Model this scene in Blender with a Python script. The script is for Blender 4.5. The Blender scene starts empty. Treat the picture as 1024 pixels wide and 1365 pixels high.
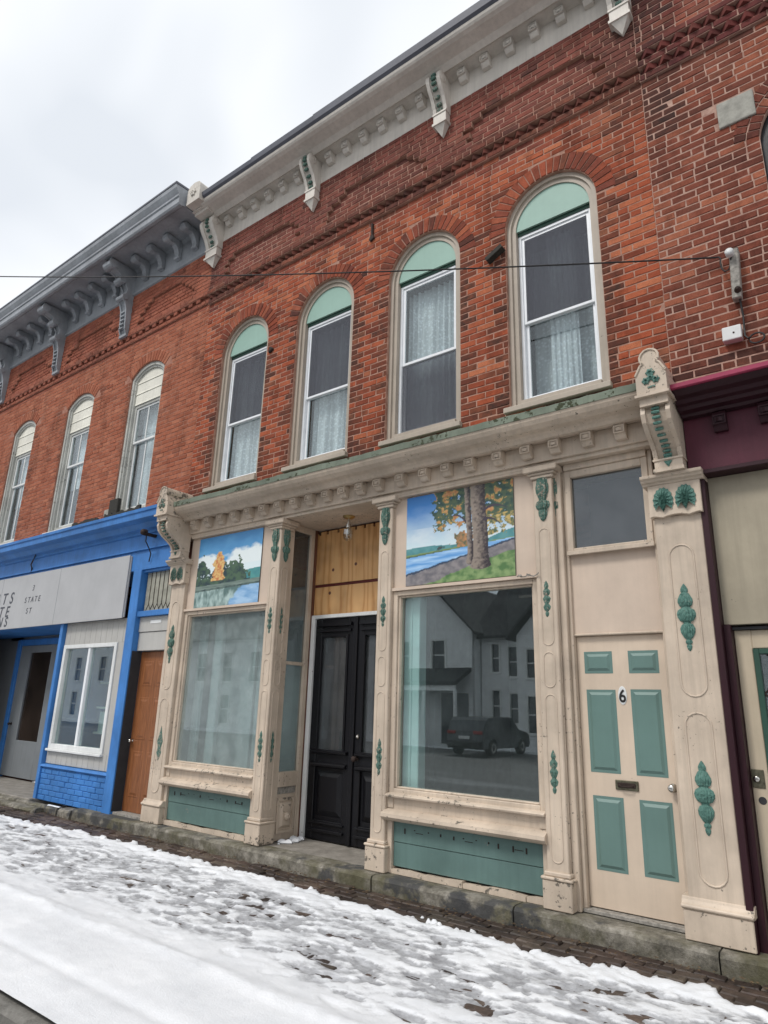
import bpy, bmesh, math, random
from mathutils import Vector, Matrix, noise as mnoise

random.seed(7)
R = math.radians
scene = bpy.context.scene
COL = scene.collection

# ------------------------------------------------------------------ camera
cam_d = bpy.data.cameras.new('camera')
cam = bpy.data.objects.new('camera', cam_d)
COL.objects.link(cam)
cam_d.sensor_fit = 'VERTICAL'
cam_d.sensor_height = 36.0
cam_d.sensor_width = 27.0
cam_d.lens = 879.8 / 1365.0 * 36.0
cam_d.clip_start = 0.05
cam_d.clip_end = 600
CAM = Vector((0.0, -5.6, 1.523))
yaw, pitch, roll = R(37.669), R(16.380), R(1.682)
fwd = Vector((-math.sin(yaw) * math.cos(pitch), math.cos(yaw) * math.cos(pitch), math.sin(pitch)))
rgt = Vector((math.cos(yaw), math.sin(yaw), 0))
upv = rgt.cross(fwd)
r2 = rgt * math.cos(roll) + upv * math.sin(roll)
u2 = -rgt * math.sin(roll) + upv * math.cos(roll)
cam.matrix_world = Matrix(((r2.x, u2.x, -fwd.x, CAM.x), (r2.y, u2.y, -fwd.y, CAM.y), (r2.z, u2.z, -fwd.z, CAM.z), (0, 0, 0, 1)))
scene.camera = cam

# ------------------------------------------------------------------ sky, sun, exposure
SUN_EL, SUN_AZ = 52.0, 200.0          # azimuth measured from +Y, clockwise seen from above
world = bpy.data.worlds.new('World')
scene.world = world
world.use_nodes = True
wn, wl = world.node_tree.nodes, world.node_tree.links
wn.clear()
w_out = wn.new('ShaderNodeOutputWorld')
w_bg = wn.new('ShaderNodeBackground')
w_bg.inputs['Strength'].default_value = 0.10
w_sky = wn.new('ShaderNodeTexSky')
w_sky.sky_type = 'NISHITA'
w_sky.sun_disc = False
w_sky.sun_elevation = R(SUN_EL)
w_sky.sun_rotation = R(SUN_AZ)
w_tc = wn.new('ShaderNodeTexCoord')
w_n = wn.new('ShaderNodeTexNoise')
w_n.inputs['Scale'].default_value = 1.9
w_n.inputs['Detail'].default_value = 3.0
w_n.inputs['Roughness'].default_value = 0.45
w_n.inputs['Distortion'].default_value = 0.6
wl.new(w_tc.outputs['Generated'], w_n.inputs['Vector'])
w_r = wn.new('ShaderNodeValToRGB')
w_r.color_ramp.elements[0].position = 0.40
w_r.color_ramp.elements[0].color = (5.9, 6.2, 6.6, 1)
w_r.color_ramp.elements[1].position = 0.64
w_r.color_ramp.elements[1].color = (8.5, 8.6, 8.7, 1)
wl.new(w_n.outputs['Fac'], w_r.inputs['Fac'])
w_m = wn.new('ShaderNodeMixRGB')
w_m.inputs['Fac'].default_value = 0.94
wl.new(w_sky.outputs['Color'], w_m.inputs['Color1'])
wl.new(w_r.outputs['Color'], w_m.inputs['Color2'])
wl.new(w_m.outputs['Color'], w_bg.inputs['Color'])
wl.new(w_bg.outputs['Background'], w_out.inputs['Surface'])

sun_d = bpy.data.lights.new('sun', 'SUN')
sun_d.energy = 1.5
sun_d.angle = R(14)
sun_d.color = (1.0, 0.965, 0.92)
sun = bpy.data.objects.new('sun', sun_d)
COL.objects.link(sun)
sd = Vector((math.sin(R(SUN_AZ)) * math.cos(R(SUN_EL)), math.cos(R(SUN_AZ)) * math.cos(R(SUN_EL)), math.sin(R(SUN_EL))))
sun.rotation_euler = sd.to_track_quat('Z', 'Y').to_euler()
sun.location = (0, -20, 30)

vs = scene.view_settings
vs.view_transform = 'Standard'
vs.look = 'None'
vs.exposure = 0.52
vs.gamma = 1.0
vs.use_curve_mapping = False

# ------------------------------------------------------------------ mesh helpers
WL = {}


class MB:
    """collects shapes in world coordinates; build() links them as ONE mesh object"""

    def __init__(s):
        s.v, s.f, s.m, s.a = [], [], [], []
        s.M = None
        s.mi = 0

    def add(s, vs_, fs_):
        o = len(s.v)
        if s.M is not None:
            vs_ = [tuple(s.M @ Vector(p)) for p in vs_]
        s.v.extend(vs_)
        for f in fs_:
            s.f.append(tuple(i + o for i in f))
            s.m.append(s.mi)

    def box(s, x0, x1, y0, y1, z0, z1):
        if x0 > x1: x0, x1 = x1, x0
        if y0 > y1: y0, y1 = y1, y0
        if z0 > z1: z0, z1 = z1, z0
        s.add([(x0, y0, z0), (x1, y0, z0), (x1, y1, z0), (x0, y1, z0), (x0, y0, z1), (x1, y0, z1), (x1, y1, z1), (x0, y1, z1)],
              [(0, 3, 2, 1), (4, 5, 6, 7), (0, 1, 5, 4), (1, 2, 6, 5), (2, 3, 7, 6), (3, 0, 4, 7)])

    def prism(s, prof, ax, a, b):
        n = len(prof)
        def P(p, t):
            if ax == 'x': return (t, p[0], p[1])
            if ax == 'y': return (p[0], t, p[1])
            return (p[0], p[1], t)
        s.add([P(p, a) for p in prof] + [P(p, b) for p in prof],
              [tuple(range(n))[::-1], tuple(range(n, 2 * n))] + [(i, (i + 1) % n, n + (i + 1) % n, n + i) for i in range(n)])

    def raised(s, x0, x1, z0, z1, yb, yf, ins):
        """raised panel facing -Y: back rectangle at yb, front rectangle inset by ins at yf"""
        s.add([(x0, yb, z0), (x1, yb, z0), (x1, yb, z1), (x0, yb, z1), (x0 + ins, yf, z0 + ins), (x1 - ins, yf, z0 + ins), (x1 - ins, yf, z1 - ins), (x0 + ins, yf, z1 - ins)],
              [(0, 3, 2, 1), (4, 5, 6, 7), (0, 1, 5, 4), (1, 2, 6, 5), (2, 3, 7, 6), (3, 0, 4, 7)])

    def frame(s, x0, x1, z0, z1, y0, y1, w, wb=None, wt=None):
        wb = w if wb is None else wb
        wt = w if wt is None else wt
        s.box(x0, x0 + w, y0, y1, z0, z1)
        s.box(x1 - w, x1, y0, y1, z0, z1)
        s.box(x0 + w, x1 - w, y0, y1, z0, z0 + wb)
        s.box(x0 + w, x1 - w, y0, y1, z1 - wt, z1)

    def lathe(s, prof, c, axis='z', n=12, ys=1.0, ribs=0, rd=0.0):
        """prof: (r, t) along axis; ys squashes depth; ribs flute the surface"""
        vs_, fs_ = [], []
        for r, t in prof:
            for k in range(n):
                a = 2 * math.pi * k / n
                rr = r * (1 + (rd * math.cos(ribs * a) if ribs else 0))
                p, q = rr * math.cos(a), rr * math.sin(a)
                if axis == 'z': vs_.append((c[0] + p, c[1] + q * ys, c[2] + t))
                elif axis == 'y': vs_.append((c[0] + p, c[1] + t, c[2] + q))
                else: vs_.append((c[0] + t, c[1] + p, c[2] + q))
        m = len(prof)
        for i in range(m - 1):
            for k in range(n):
                k2 = (k + 1) % n
                fs_.append((i * n + k, i * n + k2, (i + 1) * n + k2, (i + 1) * n + k))
        fs_.append(tuple(range(n))[::-1])
        fs_.append(tuple((m - 1) * n + k for k in range(n)))
        s.add(vs_, fs_)

    def tube(s, pts, r, n=6, closed=False):
        pts = [Vector(p) for p in pts]
        m = len(pts)
        vs_, fs_ = [], []
        for i, p in enumerate(pts):
            if closed: t = pts[(i + 1) % m] - pts[i - 1]
            else: t = pts[min(i + 1, m - 1)] - pts[max(i - 1, 0)]
            t.normalize()
            h = Vector((0, 0, 1)) if abs(t.z) < 0.9 else Vector((0, 1, 0))
            if abs(t.y) < 0.2: h = Vector((0, 1, 0))
            u = t.cross(h).normalized()
            w = t.cross(u)
            for k in range(n):
                a = 2 * math.pi * k / n
                vs_.append(tuple(p + u * (r * math.cos(a)) + w * (r * math.sin(a))))
        rng = m if closed else m - 1
        for i in range(rng):
            j = (i + 1) % m
            for k in range(n):
                k2 = (k + 1) % n
                fs_.append((i * n + k, i * n + k2, j * n + k2, j * n + k))
        if not closed:
            fs_.append(tuple(range(n))[::-1])
            fs_.append(tuple((m - 1) * n + k for k in range(n)))
        s.add(vs_, fs_)

    def build(s, name, mats, parent=None, bev=0.0, smooth=False, seg=1, label=None, norm=True, origin=None, attr=None):
        me = bpy.data.meshes.new(name)
        if origin is None:
            xs = [p[0] for p in s.v]; ys = [p[1] for p in s.v]; zs = [p[2] for p in s.v]
            origin = ((min(xs) + max(xs)) / 2, (min(ys) + max(ys)) / 2, min(zs))
        c = Vector(origin)
        me.from_pydata([(p[0] - c.x, p[1] - c.y, p[2] - c.z) for p in s.v], [], s.f)
        if not isinstance(mats, (list, tuple)): mats = [mats]
        for m in mats: me.materials.append(m)
        if len(mats) > 1:
            me.polygons.foreach_set('material_index', s.m)
        if norm or bev:
            bm = bmesh.new()
            bm.from_mesh(me)
            bmesh.ops.recalc_face_normals(bm, faces=bm.faces)
            if bev:
                es = [e for e in bm.edges if len(e.link_faces) == 2 and e.calc_face_angle(0) > 0.6]
                bmesh.ops.bevel(bm, geom=es, offset=bev, segments=seg, affect='EDGES', profile=0.5, clamp_overlap=True)
            bm.to_mesh(me)
            bm.free()
        if attr is not None:
            at = me.color_attributes.new('bk', 'FLOAT_COLOR', 'POINT')
            at.data.foreach_set('color', attr)
        if smooth:
            me.polygons.foreach_set('use_smooth', [True] * len(me.polygons))
        return place(bpy.data.objects.new(name, me), c, parent, label)


def place(o, wloc, parent=None, label=None):
    COL.objects.link(o)
    wloc = Vector(wloc)
    WL[o.name] = wloc
    if parent is not None:
        o.parent = parent
        o.location = wloc - WL[parent.name]
    else:
        o.location = wloc
    if label: o['label'] = label
    return o


def dup(o, wloc, parent, label=None):
    return place(o.copy(), wloc, parent, label)


def thing(name, label, cat, loc, group=None):
    o = bpy.data.objects.new(name, None)
    o.empty_display_size = 0.2
    place(o, loc)
    o['label'] = label
    o['category'] = cat
    if group: o['group'] = group
    return o


def tag(o, label, cat=None, kind=None):
    o['label'] = label
    if cat: o['category'] = cat
    if kind: o['kind'] = kind
    return o


# ------------------------------------------------------------------ material helpers
class NT:
    def __init__(s, name):
        s.mat = bpy.data.materials.new(name)
        s.mat.use_nodes = True
        s.n, s.l = s.mat.node_tree.nodes, s.mat.node_tree.links
        s.b = s.n['Principled BSDF']
        s.geo = s.n.new('ShaderNodeNewGeometry')
        s.pos = s.geo.outputs['Position']

    def set(s, k, v): s.b.inputs[k].default_value = v

    def noise(s, scale, detail=4, rough=0.55, vec=None, dist=0.0):
        t = s.n.new('ShaderNodeTexNoise')
        t.inputs['Scale'].default_value = scale
        t.inputs['Detail'].default_value = detail
        t.inputs['Roughness'].default_value = rough
        t.inputs['Distortion'].default_value = dist
        s.l.new(vec or s.pos, t.inputs['Vector'])
        return t.outputs['Fac']

    def scaled(s, sc, off=(0, 0, 0)):
        m = s.n.new('ShaderNodeMapping')
        m.inputs['Scale'].default_value = sc
        m.inputs['Location'].default_value = off
        s.l.new(s.pos, m.inputs['Vector'])
        return m.outputs['Vector']

    def ramp(s, fac, stops):
        r = s.n.new('ShaderNodeValToRGB')
        cr = r.color_ramp
        while len(cr.elements) < len(stops): cr.elements.new(0.5)
        for e, (p, c) in zip(cr.elements, stops):
            e.position = p
            e.color = (c, c, c, 1) if isinstance(c, (int, float)) else (*c, 1)
        s.l.new(fac, r.inputs['Fac'])
        return r.outputs['Color']

    def mix(s, fac, a, b, mode='MIX'):
        m = s.n.new('ShaderNodeMixRGB')
        m.blend_type = mode
        for inp, v in ((m.inputs['Fac'], fac), (m.inputs['Color1'], a), (m.inputs['Color2'], b)):
            if isinstance(v, (int, float)): inp.default_value = v if inp.type == 'VALUE' else (v, v, v, 1)
            elif isinstance(v, tuple): inp.default_value = (*v, 1)
            else: s.l.new(v, inp)
        return m.outputs['Color']

    def math(s, op, a, b=0.0):
        m = s.n.new('ShaderNodeMath')
        m.operation = op
        for inp, v in ((m.inputs[0], a), (m.inputs[1], b)):
            if isinstance(v, (int, float)): inp.default_value = v
            else: s.l.new(v, inp)
        return m.outputs[0]

    def color(s, c): s.l.new(c, s.b.inputs['Base Color'])

    def bump(s, h, strength=0.3, dist=0.01):
        b = s.n.new('ShaderNodeBump')
        b.inputs['Strength'].default_value = strength
        b.inputs['Distance'].default_value = dist
        s.l.new(h, b.inputs['Height'])
        s.l.new(b.outputs['Normal'], s.b.inputs['Normal'])


def paint(name, col, chip=0.0, carve=0.0, chipcol=(0.22, 0.19, 0.155), dirt=0.35, rough=0.5, streak=0.25, spec=0.3, chipscale=22, grain=0.25):
    """oil paint on old wood: blotches, rain streaks, flaked spots, brush grain"""
    t = NT(name)
    t.set('Roughness', rough)
    t.set('Specular IOR Level', spec)
    big = t.ramp(t.noise(2.3, 5, 0.6), [(0.3, 1 - dirt * 0.55), (0.65, 1.04)])
    c = t.mix(1.0, col, big, 'MULTIPLY')
    st = t.ramp(t.noise(1.0, 5, 0.65, t.scaled((19, 19, 1.1))), [(0.42, 0.0), (0.72, 1.0)])
    c = t.mix(t.math('MULTIPLY', st, streak), c, tuple(v * 0.55 for v in col))
    sp = t.ramp(t.noise(75, 3, 0.6), [(0.66, 0.0), (0.74, 1.0)])
    c = t.mix(t.math('MULTIPLY', sp, 0.35 * dirt), c, tuple(v * 0.45 for v in col))
    h = t.noise(60, 4, 0.6, t.scaled((1, 1, 0.35)))
    if chip > 0:
        ch = t.math('MULTIPLY', t.noise(chipscale, 6, 0.68), 1.0)
        reg = t.ramp(t.noise(1.7, 3, 0.5, t.scaled((1, 1, 1), (3.1, 0, 7.7))), [(0.35, 0.0), (0.7, 0.14)])
        v = t.math('ADD', ch, reg)
        th = 0.80 - chip * 0.25
        msk = t.ramp(v, [(th, 0.0), (th + 0.025, 1.0)])
        wood = t.mix(t.noise(40, 4, 0.6), chipcol, tuple(x * 0.45 for x in chipcol))
        c = t.mix(msk, c, wood)
        h = t.mix(msk, h, 0.0)
    t.color(c)
    if carve:
        cv = t.noise(38, 3, 0.5, t.scaled((1, 1, 0.6)))
        t.bump(cv, carve, 0.03)
        return t.mat
    t.bump(h, grain, 0.004)
    return t.mat


def plain(name, col, rough=0.5, metal=0.0, var=0.2, scale=8, spec=0.4, bump=0.1, bscale=60):
    t = NT(name)
    t.set('Roughness', rough)
    t.set('Metallic', metal)
    t.set('Specular IOR Level', spec)
    f = t.ramp(t.noise(scale, 5, 0.6), [(0.3, 1 - var), (0.7, 1 + var * 0.5)])
    t.color(t.mix(1.0, col, f, 'MULTIPLY'))
    t.bump(t.noise(bscale, 4, 0.6), bump, 0.004)
    return t.mat


def brick_mat(name, dark, mid, light, soot, purple, mott=0.35):
    """per-brick tone, soot and frieze hue come from the attribute bk; fine grain from noise"""
    t = NT(name)
    t.set('Roughness', 0.9)
    t.set('Specular IOR Level', 0.15)
    a = t.n.new('ShaderNodeAttribute')
    a.attribute_name = 'bk'
    sp = t.n.new('ShaderNodeSeparateColor')
    t.l.new(a.outputs['Color'], sp.inputs['Color'])
    c = t.ramp(sp.outputs['Red'], [(0.0, dark), (0.32, tuple((d + m) / 2 for d, m in zip(dark, mid))), (0.55, mid), (1.0, light)])
    c = t.mix(t.math('MULTIPLY', sp.outputs['Blue'], 0.75), c, purple)
    m = t.ramp(t.noise(9, 6, 0.65), [(0.3, 0.62), (0.5, 1.0), (0.72, 1.28)])
    c = t.mix(mott * 2, c, t.mix(1.0, c, m, 'MULTIPLY'))
    fine = t.ramp(t.noise(110, 4, 0.7), [(0.34, 0.6), (0.5, 1.0), (0.7, 1.22)])
    c = t.mix(0.7, c, t.mix(1.0, c, fine, 'MULTIPLY'))
    ef = t.ramp(t.noise(2.2, 7, 0.72, t.scaled((1, 1, 0.7), (5, 2, 1))), [(0.55, 0.0), (0.76, 0.34)])
    c = t.mix(ef, c, (0.36, 0.17, 0.115))
    wd = t.ramp(t.noise(1.0, 6, 0.7, t.scaled((2.6, 1, 0.7), (1, 4, 2))), [(0.50, 1.0), (0.68, 0.55)])
    c = t.mix(1.0, c, wd, 'MULTIPLY')
    so = t.math('MULTIPLY', sp.outputs['Green'], t.ramp(t.noise(14, 5, 0.6), [(0.25, 0.45), (0.6, 0.95)]))
    c = t.mix(so, c, soot)
    t.color(c)
    t.bump(t.noise(85, 6, 0.75), 0.75, 0.006)
    return t.mat


def glass_mat(name, tint=(1, 1, 1), wav=0.0, refl=1.0, film=0.0, filmcol=(0.5, 0.55, 0.55)):
    t = NT(name)
    n, l = t.n, t.l
    n.remove(t.b)
    out = [x for x in n if x.type == 'OUTPUT_MATERIAL'][0]
    lw = n.new('ShaderNodeLayerWeight')
    lw.inputs['Blend'].default_value = 0.5
    p = t.math('POWER', lw.outputs['Facing'], 4.0)
    f = t.math('ADD', t.math('MULTIPLY', p, 0.9), 0.055 * refl)
    tr = n.new('ShaderNodeBsdfTransparent')
    tr.inputs['Color'].default_value = (*tint, 1)
    gl = n.new('ShaderNodeBsdfGlossy')
    gl.inputs['Roughness'].default_value = 0.012
    gl.inputs['Color'].default_value = (0.95, 0.98, 1.0, 1)
    if wav:
        b = n.new('ShaderNodeBump')
        b.inputs['Strength'].default_value = wav
        b.inputs['Distance'].default_value = 0.02
        l.new(t.noise(1.6, 2, 0.4), b.inputs['Height'])
        l.new(b.outputs['Normal'], gl.inputs['Normal'])
    body = tr.outputs[0]
    if film:
        df = n.new('ShaderNodeBsdfDiffuse')
        df.inputs['Color'].default_value = (*filmcol, 1)
        mf = n.new('ShaderNodeMixShader')
        l.new(t.math('MULTIPLY', t.ramp(t.noise(5, 6, 0.7), [(0.3, 0.5), (0.7, 1.3)]), film), mf.inputs['Fac'])
        l.new(body, mf.inputs[1]); l.new(df.outputs[0], mf.inputs[2])
        body = mf.outputs[0]
    mx = n.new('ShaderNodeMixShader')
    l.new(f, mx.inputs['Fac'])
    l.new(body, mx.inputs[1])
    l.new(gl.outputs[0], mx.inputs[2])
    l.new(mx.outputs[0], out.inputs['Surface'])
    return t.mat


CREAM = (0.585, 0.484, 0.384)
m_cream = paint('cream_paint', CREAM, chip=0.34, dirt=0.5, streak=0.42, chipscale=30)
m_cream_worn = paint('worn_cream_paint', CREAM, chip=0.57, dirt=0.5, chipscale=17, grain=0.6)
m_cream_soft = paint('clean_cream_panel_paint', (0.575, 0.465, 0.375), chip=0.0, dirt=0.18, streak=0.1)
m_door_cream = paint('cream_door_paint', (0.60, 0.49, 0.385), chip=0.05, dirt=0.2, streak=0.12, rough=0.4)
m_cream_up = paint('upper_cream_paint', (0.62, 0.575, 0.515), chip=0.08, dirt=0.3, streak=0.35)
m_casing = paint('taupe_casing_paint', (0.42, 0.36, 0.295), chip=0.06, dirt=0.3)
m_teal = paint('teal_panel_paint', (0.118, 0.195, 0.18), chip=0.18, dirt=0.4, chipcol=(0.3, 0.28, 0.24))
m_teal_door = paint('teal_door_panel_paint', (0.125, 0.208, 0.188), chip=0.0, dirt=0.15, streak=0.06, rough=0.42)
m_orn = paint('green_ornament_paint', (0.09, 0.175, 0.14), chip=0.66, carve=1.0, chipcol=(0.42, 0.36, 0.29), dirt=0.6, chipscale=45)
m_orn_bright = paint('bright_green_ornament_paint', (0.10, 0.215, 0.18), chip=0.42, carve=1.0, chipcol=(0.42, 0.36, 0.29), dirt=0.5, chipscale=40)
m_sage = paint('sage_arch_panel_paint', (0.27, 0.42, 0.355), chip=0.0, dirt=0.12, streak=0.08)
m_copper = paint('weathered_green_flashing', (0.205, 0.24, 0.185), chip=0.66, chipcol=(0.06, 0.07, 0.035), dirt=0.9, chipscale=9, streak=0.5, rough=0.75)
m_blue = paint('blue_paint', (0.055, 0.215, 0.56), chip=0.2, chipcol=(0.16, 0.27, 0.45), dirt=0.55, streak=0.45)
m_bluebrick = paint('blue_painted_brick', (0.055, 0.215, 0.56), chip=0.2, chipcol=(0.14, 0.24, 0.42), dirt=0.6, rough=0.6, grain=0.9)
m_maroon = paint('maroon_paint', (0.085, 0.016, 0.030), chip=0.05, chipcol=(0.05, 0.02, 0.02), dirt=0.4, streak=0.35)
m_maroon_dark = paint('dark_maroon', (0.030, 0.007, 0.012), chip=0.0, dirt=0.4)  # darker maroon for crown, modillions, lip and jambs
m_rose = paint('rose_edge_paint', (0.32, 0.035, 0.085), chip=0.1, chipcol=(0.08, 0.02, 0.03), dirt=0.4)
m_olive = paint('drab_beige_panel_paint', (0.36, 0.315, 0.235), chip=0.05, dirt=0.35, streak=0.3)
m_olive_door = paint('drab_beige_door_paint', (0.50, 0.42, 0.31), chip=0.0, dirt=0.2)
m_greenframe = paint('dark_green_frame_paint', (0.03, 0.075, 0.055), chip=0.0, dirt=0.2)
m_slate = paint('slate_grey_cornice_paint', (0.32, 0.34, 0.365), chip=0.5, chipcol=(0.36, 0.37, 0.38), dirt=0.6, streak=0.4)
m_gutter = paint('dark_gutter_metal', (0.12, 0.125, 0.15), chip=0.0, dirt=0.4)
m_leftcase = paint('weathered_white_casing', (0.50, 0.50, 0.46), chip=0.5, chipcol=(0.28, 0.27, 0.24), dirt=0.5)
m_clap = paint('ivory_infill_boards', (0.74, 0.72, 0.63), chip=0.02, dirt=0.2)
m_sign = paint('grey_sign_panel', (0.41, 0.41, 0.415), chip=0.0, dirt=0.12, streak=0.08, rough=0.4)
m_greypanel = paint('light_grey_panel_paint', (0.44, 0.43, 0.405), chip=0.0, dirt=0.2, streak=0.2)
m_greydoor = paint('grey_door_paint', (0.20, 0.215, 0.225), chip=0.0, dirt=0.2)
m_letter = plain('grey_lettering', (0.055, 0.06, 0.075), 0.5)
m_vinyl = plain('white_vinyl', (0.78, 0.80, 0.82), 0.35, var=0.06)
m_whitetrim = paint('white_trim_paint', (0.72, 0.73, 0.72), chip=0.1, dirt=0.25)
m_black = paint('black_door_paint', (0.006, 0.006, 0.008), chip=0.0, dirt=0.3, rough=0.38, streak=0.0, spec=0.32)
m_brownedge = paint('bare_brown_jamb', (0.16, 0.07, 0.045), chip=0.3, dirt=0.5)
m_redstrip = plain('dark_red_strip', (0.10, 0.018, 0.014), 0.7)
t = NT('white_lace')
t.set('Roughness', 0.9)
_v = t.n.new('ShaderNodeTexVoronoi')
_v.inputs['Scale'].default_value = 26
t.l.new(t.pos, _v.inputs['Vector'])
_f = t.ramp(_v.outputs['Distance'], [(0.15, 1.0), (0.5, 0.72)])
_g = t.ramp(t.noise(1.0, 4, 0.6, t.scaled((9, 1, 0.8))), [(0.3, 0.70), (0.7, 1.05)])
t.color(t.mix(1.0, t.mix(1.0, (0.74, 0.77, 0.80), _g, 'MULTIPLY'), _f, 'MULTIPLY'))
m_lace = t.mat
m_screenfilm = None
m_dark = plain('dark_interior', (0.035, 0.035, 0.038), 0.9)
m_room = plain('room_plaster', (0.22, 0.225, 0.22), 0.9)
m_softwall = plain('grey_white_partition', (0.50, 0.55, 0.545), 0.9, var=0.1, scale=3)
m_roompale = plain('pale_room_plaster', (0.72, 0.80, 0.79), 0.9, var=0.12, scale=3)
m_iron = plain('rusty_iron', (0.045, 0.03, 0.025), 0.8, metal=0.3, var=0.5)
m_brass = plain('brass', (0.55, 0.42, 0.2), 0.3, metal=1.0)
m_brassdull = plain('tarnished_brass', (0.16, 0.15, 0.105), 0.45, metal=0.8, var=0.5, scale=40)
m_steel = plain('steel_knob', (0.6, 0.58, 0.54), 0.22, metal=1.0, var=0.1)
m_rubber = plain('black_cable_sheath', (0.015, 0.014, 0.014), 0.6)
m_oldwood = plain('weathered_grey_wood', (0.30, 0.28, 0.25), 0.9, var=0.5, scale=30)
m_darkwood = plain('dark_wet_wood', (0.035, 0.032, 0.026), 0.85, var=0.4, scale=30)
m_junction = plain('grey_white_plastic', (0.62, 0.63, 0.62), 0.4, var=0.08)
m_limestone = plain('grey_limestone', (0.34, 0.33, 0.29), 0.9, var=0.35, scale=12, bump=0.5, bscale=40)
m_roof = plain('roof_felt', (0.05, 0.05, 0.055), 0.95)
m_shellbrick = plain('plain_side_masonry', (0.22, 0.09, 0.06), 0.95, var=0.4, scale=4)

m_glass = glass_mat('window_glass', (0.93, 0.97, 0.97), wav=0.03)
m_glass_big = glass_mat('plate_glass', (0.86, 0.95, 0.94), wav=0.014, refl=3.0, film=0.02)
m_glass_milky = glass_mat('milky_plate_glass', (0.84, 0.90, 0.90), wav=0.008, refl=1.9, film=0.20, filmcol=(0.56, 0.63, 0.62))  # pale diffuse film laid over the pane
m_glass_dusty = glass_mat('dusty_transom_glass', (0.75, 0.78, 0.78), wav=0.03, refl=1.2, film=0.14, filmcol=(0.26, 0.27, 0.29))

t = NT('insect_screen')
t.n.remove(t.b)
_o = [x for x in t.n if x.type == 'OUTPUT_MATERIAL'][0]
_tr = t.n.new('ShaderNodeBsdfTransparent')
_df = t.n.new('ShaderNodeBsdfDiffuse')
_df.inputs['Color'].default_value = (0.125, 0.13, 0.15, 1)
_mx = t.n.new('ShaderNodeMixShader')
t.l.new(t.ramp(t.noise(1.0, 4, 0.6, t.scaled((6, 1, 1.0)), 1.2), [(0.3, 0.40), (0.7, 0.60)]), _mx.inputs['Fac'])
t.l.new(_tr.outputs[0], _mx.inputs[1])
t.l.new(_df.outputs[0], _mx.inputs[2])
t.l.new(_mx.outputs[0], _o.inputs['Surface'])
m_screen = t.mat

t = NT('stone_step')
t.set('Roughness', 0.85)
c = t.ramp(t.noise(6, 8, 0.75), [(0.34, (0.055, 0.05, 0.04)), (0.5, (0.175, 0.16, 0.13)), (0.66, (0.34, 0.315, 0.27))])
moss = t.ramp(t.noise(2.6, 6, 0.7, t.scaled((1, 1, 1), (9, 3, 4))), [(0.44, 0.0), (0.62, 0.75)])
c = t.mix(moss, c, (0.085, 0.078, 0.036))
dk = t.ramp(t.noise(2.1, 5, 0.6, t.scaled((1, 1, 1), (2, 8, 1))), [(0.56, 0.0), (0.61, 0.8)])
c = t.mix(dk, c, (0.04, 0.042, 0.048))
t.color(c)
t.bump(t.noise(30, 8, 0.75), 0.9, 0.012)
m_step = t.mat

t = NT('concrete_landing')
t.set('Roughness', 0.85)
t.color(t.ramp(t.noise(6, 7, 0.7), [(0.3, (0.15, 0.135, 0.115)), (0.7, (0.31, 0.285, 0.25))]))
t.bump(t.noise(70, 6, 0.7), 0.4, 0.006)
m_conc = t.mat

t = NT('plywood')
t.set('Roughness', 0.6)
w = t.n.new('ShaderNodeTexWave')
w.wave_type = 'BANDS'; w.bands_direction = 'X'
w.inputs['Scale'].default_value = 2.6
w.inputs['Distortion'].default_value = 14.0
w.inputs['Detail'].default_value = 4.0
w.inputs['Detail Scale'].default_value = 1.4
t.l.new(t.scaled((1, 1, 0.13)), w.inputs['Vector'])
c = t.ramp(w.outputs['Fac'], [(0.0, (0.50, 0.25, 0.09)), (0.25, (0.62, 0.34, 0.135)), (1.0, (0.66, 0.39, 0.17))])
k = t.ramp(t.noise(2.6, 2, 0.4), [(0.30, 0.62), (0.55, 1.0)])
t.color(t.mix(1.0, c, k, 'MULTIPLY'))
m_ply = t.mat

t = NT('varnished_brown_door')
t.set('Roughness', 0.45)
w = t.noise(6, 6, 0.65, t.scaled((6, 6, 0.6)))
t.color(t.ramp(w, [(0.3, (0.15, 0.052, 0.018)), (0.7, (0.30, 0.115, 0.042))]))
m_brown = t.mat

t = NT('mural_print')
t.set('Roughness', 0.5)
a = t.n.new('ShaderNodeAttribute'); a.attribute_name = 'bk'
t.color(a.outputs['Color'])
t.bump(t.noise(90, 4), 0.15, 0.003)
m_mural = t.mat

m_brickC = brick_mat('red_orange_brick', (0.13, 0.036, 0.024), (0.335, 0.080, 0.038), (0.45, 0.15, 0.075), (0.040, 0.028, 0.024), (0.20, 0.072, 0.062))
m_brickL = brick_mat('salmon_brick', (0.25, 0.075, 0.042), (0.35, 0.115, 0.064), (0.43, 0.17, 0.10), (0.07, 0.045, 0.038), (0.26, 0.085, 0.065), 0.28)
m_brickR = brick_mat('deep_red_brick', (0.115, 0.038, 0.027), (0.215, 0.064, 0.040), (0.35, 0.12, 0.068), (0.032, 0.024, 0.022), (0.16, 0.035, 0.040), 0.4)
def mortar(name, a, b):
    t = NT(name)
    t.set('Roughness', 0.95)
    t.color(t.ramp(t.noise(11, 6, 0.7), [(0.3, a), (0.7, b)]))
    t.bump(t.noise(90, 5, 0.7), 0.6, 0.006)
    return t.mat
m_mortC = mortar('pinkish_mortar', (0.24, 0.115, 0.08), (0.46, 0.275, 0.205))
m_mortL = mortar('reddish_mortar', (0.24, 0.088, 0.055), (0.40, 0.20, 0.14))
m_mortR = mortar('pale_pink_mortar', (0.27, 0.145, 0.11), (0.50, 0.33, 0.26))
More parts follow.
